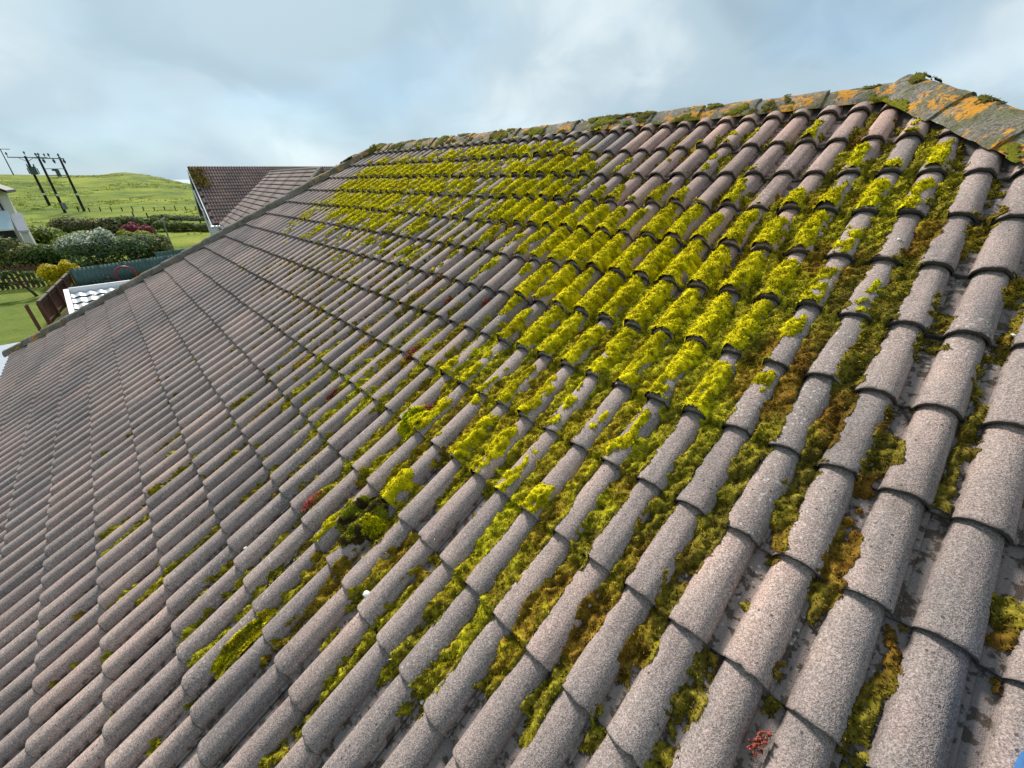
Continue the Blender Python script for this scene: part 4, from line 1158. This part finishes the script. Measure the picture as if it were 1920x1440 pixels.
def shrub(name, base, rx, ry, h, label, pal, w, count, size, seed, nl=9, cat='shrub', group='garden shrubs behind the fences', top_pal=None):
    rg_ = np.random.RandomState(seed); e = empty(name, base); tag(e, label, cat, group)
    L = [(rg_.uniform(-rx, rx) * 0.62, rg_.uniform(-ry, ry) * 0.62, h * rg_.uniform(0.20, 0.52), rx * rg_.uniform(0.34, 0.55), ry * rg_.uniform(0.34, 0.55), h * rg_.uniform(0.36, 0.48)) for _ in range(nl)]
    V, F, C_ = leaf_cloud(rg_, L, count, size, pal, w)
    if top_pal is not None:      # blossom sits on the outer, upper shoots
        z = V.reshape(-1, 4, 3)[:, :, 2].mean(1); m = (z > np.quantile(z, 0.62)) & (rg_.rand(len(z)) < top_pal[1])
        C_ = C_.reshape(-1, 4, 3); C_[m] = np.array(top_pal[0]) * rg_.uniform(0.75, 1.15, (m.sum(), 1, 1)); C_ = C_.reshape(-1, 3)
    obj('foliage', mesh_np('foliage', V, F, M['leaf'], False, C_), e)
    st = MB()
    for q in L[:5]: st.tube([(q[0] * 0.2, q[1] * 0.2, -0.05), (q[0] * 0.6, q[1] * 0.6, q[2] * 0.6), (q[0], q[1], q[2])], [0.06, 0.04, 0.015], 6)
    st.build('stem', M['bark'], e)
    return e
shrub('shrub', (-43.2, -6.1, 0), 1.9, 2.3, 2.15, 'dull brown-green shrub at left, behind the picket fence', [OLIVE, DARK, BROWN, GREEN], [3, 3, 2, 1], 5200, 0.10, 1)
shrub('shrub', (-42.6, -4.0, 0), 1.6, 1.5, 1.75, 'dark green shrub above the yellow blossom bush', [DARK, GREEN, OLIVE], [4, 3, 1], 4200, 0.10, 2)
shrub('shrub', (-52.5, -5.2, 0), 2.0, 2.5, 2.3, 'leafy green shrub with small pale blossoms next to the cottage', [GREEN, LIME, DARK], [4, 3, 2], 6000, 0.12, 3, 11, top_pal=((0.55, 0.55, 0.30), 0.10))
shrub('shrub', (-50.0, -2.6, 0), 1.4, 1.8, 1.75, 'yellow-green shrub between the blossoming and the white-leaved shrub', [LIME, GREEN, OLIVE], [3, 3, 2], 3800, 0.11, 4)
shrub('shrub', (-62.0, -2.6, 0), 2.0, 2.8, 2.1, 'dark purple-brown shrub below the pole frame', [DARK, BROWN, OLIVE], [4, 3, 2], 5200, 0.13, 5, 11)
shrub('shrub', (-63.0, 0.1, 0), 1.8, 2.4, 2.0, 'dark brownish shrub left of the crimson bush', [DARK, BROWN, GREEN], [4, 2, 2], 5000, 0.13, 6, 11)
shrub('shrub', (-69.0, 1.2, 0), 1.6, 2.2, 1.7, 'fresh green shrub at the back of the garden', [GREEN, LIME, DARK], [4, 3, 2], 4200, 0.13, 7)
shrub('shrub', (-66.5, 3.3, 0), 1.5, 2.0, 1.4, 'dark green low shrub behind the crimson bush', [DARK, GREEN, OLIVE], [4, 3, 2], 3600, 0.13, 8)
shrub('shrub', (-40.9, -1.9, 0), 1.7, 1.7, 2.35, 'grey-green shrub with a white frosting of blossom on top', [GREY, GREEN, DARK, (0.24, 0.30, 0.22)], [4, 3, 3, 2], 6500, 0.085, 9, 10, top_pal=((0.62, 0.66, 0.58), 0.45))
shrub('shrub', (-40.0, -0.2, 0), 1.6, 1.7, 1.95, 'broad silvery green shrub behind the green metal fence', [GREY, GREEN, DARK, (0.20, 0.25, 0.19)], [3, 4, 4, 2], 6500, 0.085, 10, 10)
shrub('shrub', (-40.6, 1.35, 0), 1.4, 1.2, 1.75, 'brown-green shrub at the right end of the planting', [OLIVE, DARK, BROWN, GREEN], [4, 3, 2, 2], 4200, 0.09, 11)
shrub('shrub', (-46.0, 0.75, 0), 1.2, 1.2, 1.9, 'lime-tipped shrub in front of the crimson bush', [LIME, OLIVE, GREEN], [4, 3, 2], 3600, 0.09, 12, top_pal=((0.30, 0.33, 0.02), 0.5))
shrub('shrub', (-54.6, 1.5, 0), 1.2, 1.55, 1.62, 'crimson leaved bush among the green shrubs', [(0.22, 0.030, 0.055), (0.30, 0.05, 0.09), (0.12, 0.02, 0.035)], [4, 3, 2], 4200, 0.10, 13)
shrub('blossom_bush', (-33.2, -3.45, 0), 0.75, 0.85, 1.42, 'bright yellow blossom bush by the corner of the fences', [(0.62, 0.52, 0.01), (0.55, 0.42, 0.01), (0.20, 0.22, 0.02)], [5, 3, 1], 3600, 0.06, 14)
shrub('shrub', (-30.1, -2.05, 0), 0.45, 0.62, 1.05, 'thin pale grey shrub against the green metal fence', [(0.34, 0.34, 0.31), (0.16, 0.17, 0.13), BROWN, (0.5, 0.5, 0.48)], [3, 3, 3, 1], 520, 0.05, 15, 6)
shrub('shrub', (-29.3, -2.75, 0), 0.4, 0.4, 0.7, 'small sparse green plant at the left end of the green fence', [GREEN, GREY, DARK], [3, 3, 2], 420, 0.05, 16, 5)
shrub('shrub', (-30.1, -0.35, 0), 0.5, 0.55, 0.95, 'yellow-green plant beside the red hoop', [LIME, OLIVE, (0.25, 0.25, 0.03)], [3, 3, 2], 900, 0.06, 17, 6)
def hedge(base, length, ang, h, seed, label):
    rg_ = np.random.RandomState(seed); e = empty('hedge', base, ang); tag(e, label, 'hedge', 'rough banks in the meadow')
    L = [(x, rg_.uniform(-.3, .3), h * rg_.uniform(0.2, 0.45), 1.1, 0.6, h * rg_.uniform(0.4, 0.6)) for x in np.linspace(0, length, int(length / 0.9))]
    V, F, C_ = leaf_cloud(rg_, L, 5000, 0.12, [OLIVE, GREEN, DARK, (0.12, 0.14, 0.04)], [3, 3, 2, 2])
    obj('foliage', mesh_np('foliage', V, F, M['leaf'], False, C_), e)
    MB().tube([(0, 0, 0.05), (length * 0.5, 0.1, 0.1), (length, 0, 0.05)], 0.06, 6).build('stem', M['bark'], e)
hedge((-82.5, 5.4, 0), 9.8, math.atan2(3.9, 8.6), 0.75, 41, 'low rough hedge along the nearer posts in the meadow')
hedge((-61.5, 4.0, 0), 6.5, math.atan2(3.8, 4.4), 1.15, 42, 'thick grassy hedge just left of the neighbouring house')
# little wind-bent pine on the lawn
pn = empty('pine_tree', (-31.0, -4.55, 0)); tag(pn, 'small crooked pine on the lawn before the picket fence', 'tree')
tr = [Vector(q) for q in ((0, 0, -0.05), (0.05, -0.12, 0.3), (-0.02, -0.30, 0.62), (0.05, -0.45, 0.95), (0.02, -0.5, 1.2))]
MB().tube(tr, [0.07, 0.06, 0.05, 0.035, 0.015], 8).build('trunk', M['bark'], pn)
br_ = [(tr[2], Vector((0.1, -0.95, 0.72))), (tr[2], Vector((0.0, 0.25, 0.70))), (tr[3], Vector((-0.1, -0.9, 1.05))), (tr[3], Vector((0.05, 0.05, 1.1)))]
for a_, b_ in br_: MB().tube([a_, (a_ + b_) / 2 + Vector((0, 0, 0.05)), b_], [0.03, 0.022, 0.01], 6).build('branch', M['bark'], pn)
rgp = np.random.RandomState(4)
Lp = [(b_.x, b_.y, b_.z, 0.26, 0.30, 0.13) for _, b_ in br_] + [(0, -0.5, 1.22, 0.24, 0.26, 0.14), (0, -0.62, 0.72, 0.18, 0.26, 0.09)]
V, F, C_ = leaf_cloud(rgp, Lp, 1700, 0.05, [DARK, (0.03, 0.06, 0.035), GREEN], [4, 3, 2])
obj('crown', mesh_np('crown', V, F, M['leaf'], False, C_), pn)

# ---------------------------------------------------------------- fences
pf = empty('picket_fence', (-34.0, -6.6, 0)); tag(pf, 'brown timber picket fence at the back of the lawn', 'fence')
A_, B_ = Vector((-34.9, -8.9, 0)), Vector((-33.72, -3.80, 0)); d_ = (B_ - A_); Lf = d_.length; d_.normalize(); ra = math.atan2(d_.y, d_.x)
bpy.context.view_layer.update(); pf_inv = pf.matrix_world.inverted()
rgf = random.Random(12)
for k in range(int(Lf / 0.2) + 1):
    q = A_ + d_ * (k * 0.2); h_ = 1.22 + rgf.uniform(-0.02, 0.02)
    side = Vector((-d_.y, d_.x, 0)); w_ = 0.065
    poly = [q - d_ * w_, q + d_ * w_, q + d_ * w_ + Vector((0, 0, h_ - 0.08)), q + Vector((0, 0, h_)), q - d_ * w_ + Vector((0, 0, h_ - 0.08))]
    o = MB().prism(poly, side * -0.022).build('picket', M['timber'], pf); o.matrix_parent_inverse = pf_inv
for z_ in (0.3, 0.95):
    o = MB().prism([A_ + Vector((0, 0, z_)), B_ + Vector((0, 0, z_)), B_ + Vector((0, 0, z_ + 0.09)), A_ + Vector((0, 0, z_ + 0.09))], Vector((-d_.y, d_.x, 0)) * 0.04).build('rail', M['timber_grey'], pf); o.matrix_parent_inverse = pf_inv
bf_ = empty('board_fence', (-27.2, -3.55, 0)); tag(bf_, 'brown panel fence with pale capping running towards the white roof', 'fence')
bpy.context.view_layer.update(); bf_inv = bf_.matrix_world.inverted()
A_, B_ = Vector((-23.75, -3.9, 0)), Vector((-30.7, -3.15, 0)); d_ = (B_ - A_); Lf = d_.length; d_.normalize(); side = Vector((-d_.y, d_.x, 0))
if side.y > 0: side = -side          # the face towards the lawn
for k in range(int(Lf / 0.152)):
    q = A_ + d_ * (0.05 + k * 0.152)
    o = MB().prism([q, q + d_ * 0.142, q + d_ * 0.142 + Vector((0, 0, 0.93 + rgf.uniform(-.01, .01))), q + Vector((0, 0, 0.93))], side * (0.018 + rgf.uniform(0, 0.006))).build('board', M['timber'], bf_); o.matrix_parent_inverse = bf_inv
for k in range(5):
    q = A_ + d_ * (Lf * k / 4)
    o = MB().box(q - side * 0.07 + Vector((0, 0, 0.5)), (0.09, 0.09, 1.06), math.atan2(d_.y, d_.x)).build('post', M['timber'], bf_); o.matrix_parent_inverse = bf_inv
for k in range(4):
    q = A_ + d_ * (Lf * k / 4 + 0.06); e_ = A_ + d_ * (Lf * (k + 1) / 4 - 0.06)
    for z_, w_, mt in ((0.95, 0.10, 'timber_grey'), (0.12, 0.05, 'timber'), (0.80, 0.05, 'timber_grey')):
        o = MB().prism([q + Vector((0, 0, z_)), e_ + Vector((0, 0, z_)), e_ + Vector((0, 0, z_ + 0.05)), q + Vector((0, 0, z_ + 0.05))], side * -w_).build('rail', M[mt], bf_); o.matrix_parent_inverse = bf_inv
tag(MB().box((-22.95, -4.08, 0.5), (0.11, 0.11, 1.1), 0.1).prism([(-23.0, -4.13, 1.05), (-22.9, -4.13, 1.05), (-22.95, -4.08, 1.09)], (0, 0.1, 0)).build('gate_post', M['timber']), 'lone brown gate post standing on the lawn edge', 'post')
gf = empty('metal_fence', (-30.4, -0.6, 0)); tag(gf, 'dark green corrugated metal fence across the garden', 'fence')
bpy.context.view_layer.update(); gf_inv = gf.matrix_world.inverted()
def corrugated(A_, B_, h, count, parent, inv):
    A_, B_ = Vector(A_), Vector(B_); d_ = (B_ - A_); L = d_.length; d_.normalize(); sd = Vector((d_.y, -d_.x, 0))
    for k in range(count):
        n_ = 6; V = []; x0_ = L * k / count; wS = L / count
        prof_ = [(0, 0), (0.08, 0), (0.11, 0.035), (0.15, 0.035)]
        xs_ = []
        m_ = max(1, round(wS / 0.18))
        for c_ in range(m_):
            for px_, pz_ in prof_: xs_.append((x0_ + (c_ + px_ / 0.18) * wS / m_, pz_))
        xs_.append((x0_ + wS * 0.998, 0))
        top = h + rgf.uniform(-0.012, 0.012)
        for x_, z_ in xs_:
            q = A_ + d_ * x_ + sd * (z_ + 0.004 * (k % 2)); V += [q, q + Vector((0, 0, top))]
        F = [(2 * i, 2 * i + 2, 2 * i + 3, 2 * i + 1) for i in range(len(xs_) - 1)]
        o = obj('sheet', mesh_np('sheet', V, np.array(F), M['green_steel']), parent); o.matrix_parent_inverse = inv
        md = o.modifiers.new('thick', 'SOLIDIFY'); md.thickness = 0.006
    for k in range(count + 1):
        q = A_ + d_ * (L * k / count) - sd * 0.06
        o = MB().box(q + Vector((0, 0, h * 0.48)), (0.08, 0.08, h * 0.98), math.atan2(d_.y, d_.x)).build('post', M['timber_grey'], parent); o.matrix_parent_inverse = inv
corrugated((-29.74, -2.89, 0), (-31.22, 1.98, 0), 1.27, 5, gf, gf_inv)
gf2 = empty('metal_fence', (-35.2, 2.2, 0)); tag(gf2, 'short farther stretch of green metal fence near the neighbouring house', 'fence')
bpy.context.view_layer.update()
corrugated((-35.0, 0.9, 0), (-35.4, 3.6, 0), 1.05, 3, gf2, gf2.matrix_world.inverted())

# ---------------------------------------------------------------- shed with the pale tiled roof
sh = empty('shed', (-14.9, -0.6, 0)); tag(sh, 'small shed with pale grey tile-effect roof and white verge boards', 'shed')
bpy.context.view_layer.update(); sh_inv = sh.matrix_world.inverted()
def sl_(o): o.matrix_parent_inverse = sh_inv; return o
xa, xb, za, zb, ya, yb = -15.8, -14.15, 2.50, 2.06, -2.33, 1.6
sl_(MB().box(((xa + xb) / 2, (ya + yb) / 2, 0.98), (xb - xa - 0.2, yb - ya - 0.2, 1.96)).build('wall', M['harl'], sh))
rows_ = 5
for r_ in range(rows_):
    f0, f1_ = r_ / rows_, (r_ + 1) / rows_ + 0.03
    V = []; m_ = 120
    for fx, lift in ((f0, 0.0), (f1_, 0.036), (f1_, -0.006)):
        for i in range(m_):
            y_ = ya + 0.06 + (yb - ya - 0.06) * i / (m_ - 1); wv = 0.016 * math.cos(2 * math.pi * y_ / 0.21)
            V.append((xa + (xb - xa) * fx + (0.012 * math.cos(2 * math.pi * y_ / 0.21) if fx > f0 else 0), y_, za + (zb - za) * fx + lift + wv))
    F = [(k * m_ + i, (k + 1) * m_ + i, (k + 1) * m_ + i + 1, k * m_ + i + 1) for k in range(2) for i in range(m_ - 1)]
    me = mesh_np('roof_sheet', V, np.array(F), M['white_tile'], True); me.set_sharp_from_angle(angle=R(50))
    me.materials.append(M['gap']); me.polygons.foreach_set('material_index', np.repeat([0, 1], m_ - 1).astype(np.int32))  # near-black lip faces: the shadow line under each course, painted on
    sl_(obj('roof_sheet', me, sh))
sl_(MB().prism([(xa - 0.05, ya - 0.05, za + 0.09), (xb + 0.05, ya - 0.05, zb + 0.09), (xb + 0.05, ya - 0.05, zb - 0.14), (xa - 0.05, ya - 0.05, za - 0.14)], (0, 0.10, 0)).build('bargeboard', M['white'], sh))
sl_(MB().box((xa - 0.03, (ya + yb) / 2 + 0.05, za + 0.02), (0.07, yb - ya - 0.02, 0.18)).build('ridge_board', M['white'], sh))

# ---------------------------------------------------------------- odds and ends in the garden
hp = MB(); ring = [(0.0, 0.42 * math.cos(k / 24 * 2 * math.pi), 0.42 + 0.42 * math.sin(k / 24 * 2 * math.pi)) for k in range(25)]
hp.tube(ring, 0.035, 8, False)
o = hp.build('hoop', M['hose'], None, True); o.location = (-29.75, -0.95, 0.28); tag(o, 'red plastic hoop leaning against the green metal fence', 'hoop')
tag(MB().tube([(-41.9, 2.5, -0.1), (-41.95, 2.45, 1.2), (-41.9, 2.5, 2.4)], [0.06, 0.05, 0.045], 8).box((-41.9, 2.5, 2.42), (0.12, 0.12, 0.06)).build('washing_pole', M['steel']), 'thin grey washing pole right of the shrubs', 'pole')
tag(MB().tube([(-50.6, 2.34, -0.1), (-50.62, 2.3, 1.5), (-50.6, 2.34, 1.6)], [0.07, 0.06, 0.04], 6).box((-50.6, 2.34, 0.9), (0.05, 0.22, 0.3)).build('wooden_stake', M['timber_grey']), 'brown wooden stake beside the crimson bush', 'post')

# ================================================================== SMALL THINGS ON THE ROOF
def on_roof(u, v, lift=0.0):
    b_, _, _, _ = tile_surface(np.array([u]), np.array([v])); return p2w(u, v, float(b_[0]) + lift)
def stonecrop(u, v, rad, seed, label, brightness=1.0):
    """a tuft of fat little red leaves"""
    rg_ = np.random.RandomState(seed); V, F, C_ = [], [], []
    base = on_roof(u, v, 0.0)
    sub_ = rg_.uniform(-0.55, 0.55, (5, 2)) * rad
    for k in range(int(170 * (rad / 0.045) ** 2) + 30):
        a, r_ = rg_.rand() * 6.283, rad * 0.62 * math.sqrt(rg_.rand()); s_ = sub_[rg_.randint(5)]
        q = np.array([r_ * math.cos(a) * 0.75 + s_[0] * 0.7, r_ * math.sin(a) * 1.2 + s_[1] * 1.5, 0.028 * (1 - (r_ / rad) ** 2) + rg_.uniform(0, 0.010)])
        d_ = np.array([math.cos(a) * r_ / rad * 0.8, math.sin(a) * r_ / rad * 0.8, 0.9]) + rg_.normal(0, 0.35, 3); d_ /= np.linalg.norm(d_)
        x = np.cross(d_, rg_.normal(0, 1, 3)); x /= np.linalg.norm(x); y = np.cross(d_, x); w_, l_ = rg_.uniform(0.0022, 0.0036), rg_.uniform(0.008, 0.014)
        b0 = len(V); V += [q + x * w_, q - x * 0.5 * w_ + y * 0.87 * w_, q - x * 0.5 * w_ - y * 0.87 * w_, q + d_ * l_ * 0.6 + x * w_ * 1.2, q + d_ * l_ * 0.6 - x * w_ * 0.6 + y * w_ * 1.04, q + d_ * l_ * 0.6 - x * w_ * 0.6 - y * w_ * 1.04, q + d_ * l_]
        F += [(b0, b0 + 1, b0 + 4), (b0, b0 + 4, b0 + 3), (b0 + 1, b0 + 2, b0 + 5), (b0 + 1, b0 + 5, b0 + 4), (b0 + 2, b0, b0 + 3), (b0 + 2, b0 + 3, b0 + 5), (b0 + 3, b0 + 4, b0 + 6), (b0 + 4, b0 + 5, b0 + 6), (b0 + 5, b0 + 3, b0 + 6)]
        c_ = np.array([(0.42, 0.10, 0.075), (0.30, 0.075, 0.05), (0.50, 0.18, 0.14), (0.22, 0.12, 0.03)][rg_.choice(4, p=[.4, .3, .2, .1])]) * brightness * rg_.uniform(0.75, 1.2)
        C_ += [c_] * 7
    o = obj('stonecrop', mesh_np('stonecrop', V, np.array(F), M['moss'], False, np.array(C_)))
    o.location = base; o.rotation_euler = ROOF_ROT
    return tag(o, label, 'stonecrop', 'tufts of red stonecrop')
stonecrop(-1.425, -0.885, 0.050, 1, 'largest tuft of salmon red stonecrop, left of the dark moss heap', 1.25)
stonecrop(-1.725, 0.035, 0.040, 2, 'red stonecrop tuft at a tile tail, highest of the middle ones')
stonecrop(-1.275, -0.205, 0.030, 3, 'small red stonecrop tuft beside the yellow moss cushion')
stonecrop(-1.725, 1.545, 0.050, 4, 'dull red stonecrop tuft high up near the clean pinkish tiles', 0.7)
stonecrop(-2.025, -0.455, 0.032, 5, 'faint brownish red stonecrop tuft, farthest left of all', 0.7)
stonecrop(-1.875, 0.475, 0.026, 6, 'left one of two small red stonecrop tufts halfway up', 0.85)
stonecrop(-1.575, 0.555, 0.028, 7, 'right one of two small red stonecrop tufts halfway up', 0.75)
stonecrop(0.375, -0.43, 0.022, 8, 'pinkish stonecrop tuft near the bottom edge, right of centre', 1.1)
def pebble(u, v, size, seed, label, flat=0.6):
    bm = bmesh.new(); bmesh.ops.create_icosphere(bm, subdivisions=2, radius=1.0)
    rg_ = random.Random(seed)
    for v_ in bm.verts: v_.co *= 1 + rg_.uniform(-0.22, 0.22); v_.co.z *= flat; v_.co.x *= 1.2
    me = bpy.data.meshes.new('pebble'); bm.to_mesh(me); bm.free(); me.materials.append(M['quartz'])
    me.polygons.foreach_set('use_smooth', np.ones(len(me.polygons), bool))
    o = obj('pebble', me); o.location = on_roof(u, v, size * flat * 0.6); o.scale = (size,) * 3; o.rotation_euler = (PITCH, 0, rg_.uniform(0, 3))
    tag(o, label, 'pebble', 'white pebbles lying on the roof')
pebble(-0.795, -0.925, 0.0135, 1, 'white pebble lodged in a channel left of bottom centre')
pebble(-0.378, -0.985, 0.007, 2, 'tiny white pebble caught under a tile tail, bottom centre', 0.8)
pebble(0.545, 1.03, 0.009, 3, 'white pebble in a clean channel at the right edge')
pebble(-1.53, -1.235, 0.006, 4, 'tiny white chip on a roll at lower left', 0.8)
pebble(0.16, 1.43, 0.007, 5, 'white chip on a roll high up at right', 0.5)
def cushion(u, v, ru, rv, hgt, seed, label, tone, lam=900, hollow=0.0):
    """a heap of moss: lumpy dome covered in fronds"""
    rg_ = np.random.RandomState(seed); nu, nv = 26, 26
    a_, b_ = np.meshgrid(np.linspace(-1, 1, nu), np.linspace(-1, 1, nv), indexing='ij'); rr = np.hypot(a_, b_)
    U = u + a_ * ru; V = v + b_ * rv
    edge = 1 - rr + (vnoise(a_ * 3 + seed, b_ * 3, seed, 3) - 0.5) * 0.7
    base, _, _, _ = tile_surface(U.ravel(), V.ravel()); base = base.reshape(nu, nv)
    z = base + np.where(edge > 0, hgt * np.sqrt(np.clip(edge, 0, 1)) * (0.5 + vnoise(a_ * 6, b_ * 6, seed + 1, 2)), edge * 0.02)
    if hollow: z -= hollow * np.exp(-(rr / 0.4) ** 2)
    I = np.arange(nu * nv).reshape(nu, nv); Q = np.stack([I[:-1, :-1], I[1:, :-1], I[1:, 1:], I[:-1, 1:]], -1).reshape(-1, 4)
    Q = Q[(edge.ravel()[Q] > 0).sum(1) >= 2]
    P = np.stack([U.ravel(), V.ravel() * CA - z.ravel() * SA, V.ravel() * SA + z.ravel() * CA + Z0], 1)
    tone = np.array(tone); mixn = vnoise(a_ * 4, b_ * 4, seed + 2, 3).ravel()
    pick = np.clip(((mixn - 0.25) * 2) * len(tone), 0, len(tone) - 1).astype(int)
    C_ = tone[pick]
    q = Q[np.repeat(np.arange(len(Q)), rg_.poisson(lam / 100.0, len(Q)))]; w = rg_.dirichlet((1, 1, 1, 1), len(q))
    A = (P[q] * w[:, :, None]).sum(1); N = np.cross(P[q[:, 1]] - P[q[:, 0]], P[q[:, 3]] - P[q[:, 0]]); N /= np.linalg.norm(N, axis=1, keepdims=True) + 1e-9
    D = N + rg_.normal(0, 0.55, A.shape); D /= np.linalg.norm(D, axis=1, keepdims=True)
    L = 0.0085 * rg_.uniform(0.5, 1.3, len(A)); S = np.cross(D, rg_.normal(0, 1, A.shape)); S /= np.linalg.norm(S, axis=1, keepdims=True)
    FV = np.stack([A - S * L[:, None] * 0.24, A + S * L[:, None] * 0.24, A + D * L[:, None]], 1).reshape(-1, 3)
    FC = np.repeat(C_[q[:, 0]] * rg_.choice([0.45, 0.9, 1.3, 1.7], (len(q), 1)), 3, axis=0)
    o = obj('moss_clump', mesh_np('moss_clump', P, Q, M['moss_base'], True, C_ * 0.5)); tag(o, label, 'moss', 'separate heaps of moss')
    obj('fronds', mesh_np('fronds', FV, np.arange(len(FV)).reshape(-1, 3), M['moss'], False, FC), o)
YEL, OLV, UMB = (0.66, 0.60, 0.01), (0.26, 0.25, 0.018), (0.075, 0.052, 0.020)
cushion(-1.09, -0.775, 0.105, 0.135, 0.050, 51, 'dark brown and green moss heap left of centre, peeling off its tile', [UMB, UMB, OLV, (0.30, 0.32, 0.02)], hollow=0.02)
cushion(-1.015, -0.755, 0.045, 0.05, 0.055, 52, 'yellow moss knob on the right rim of the dark heap', [YEL, YEL, OLV])
cushion(-1.13, -1.395, 0.044, 0.150, 0.030, 53, 'long golden moss cushion on its own at lower left', [YEL, (0.40, 0.30, 0.01), OLV])
cushion(-1.275, -0.30, 0.060, 0.105, 0.055, 54, 'bright yellow moss cushion above the brown stained tile', [YEL, YEL, (0.32, 0.38, 0.01)])
cushion(-0.62, -1.86, 0.04, 0.10, 0.028, 56, 'golden moss cushion cut by the bottom edge at left', [YEL, (0.30, 0.33, 0.01), OLV])
# ---------------------------------------------------------------- blue bucket whose rim just enters the frame
bk_ = empty('bucket', p2w(0.831, -0.170, 0.035)); bk_.rotation_euler = (PITCH * 0.6, 0, 0); tag(bk_, 'bright blue plastic bucket cut by the bottom right corner', 'bucket')
ring_ = [(0.10, 0.0), (0.105, 0.005), (0.128, 0.19), (0.138, 0.192), (0.138, 0.205), (0.124, 0.205), (0.098, 0.012), (0.0, 0.010)]
n_ = 40; V = [(r_ * math.cos(2 * math.pi * i / n_), r_ * math.sin(2 * math.pi * i / n_), z_) for r_, z_ in ring_ for i in range(n_)]
F = [(k * n_ + i, k * n_ + (i + 1) % n_, (k + 1) * n_ + (i + 1) % n_, (k + 1) * n_ + i) for k in range(len(ring_) - 1) for i in range(n_)]
obj('body', mesh_np('body', V, np.array(F), M['blue'], True), bk_)
MB().tube([(0.14 * math.cos(a), 0.02 + 0.10 * math.sin(a), 0.19 - 0.12 * math.sin(a)) for a in np.linspace(0, math.pi, 14)], 0.004, 6).build('handle', M['steel'], bk_)
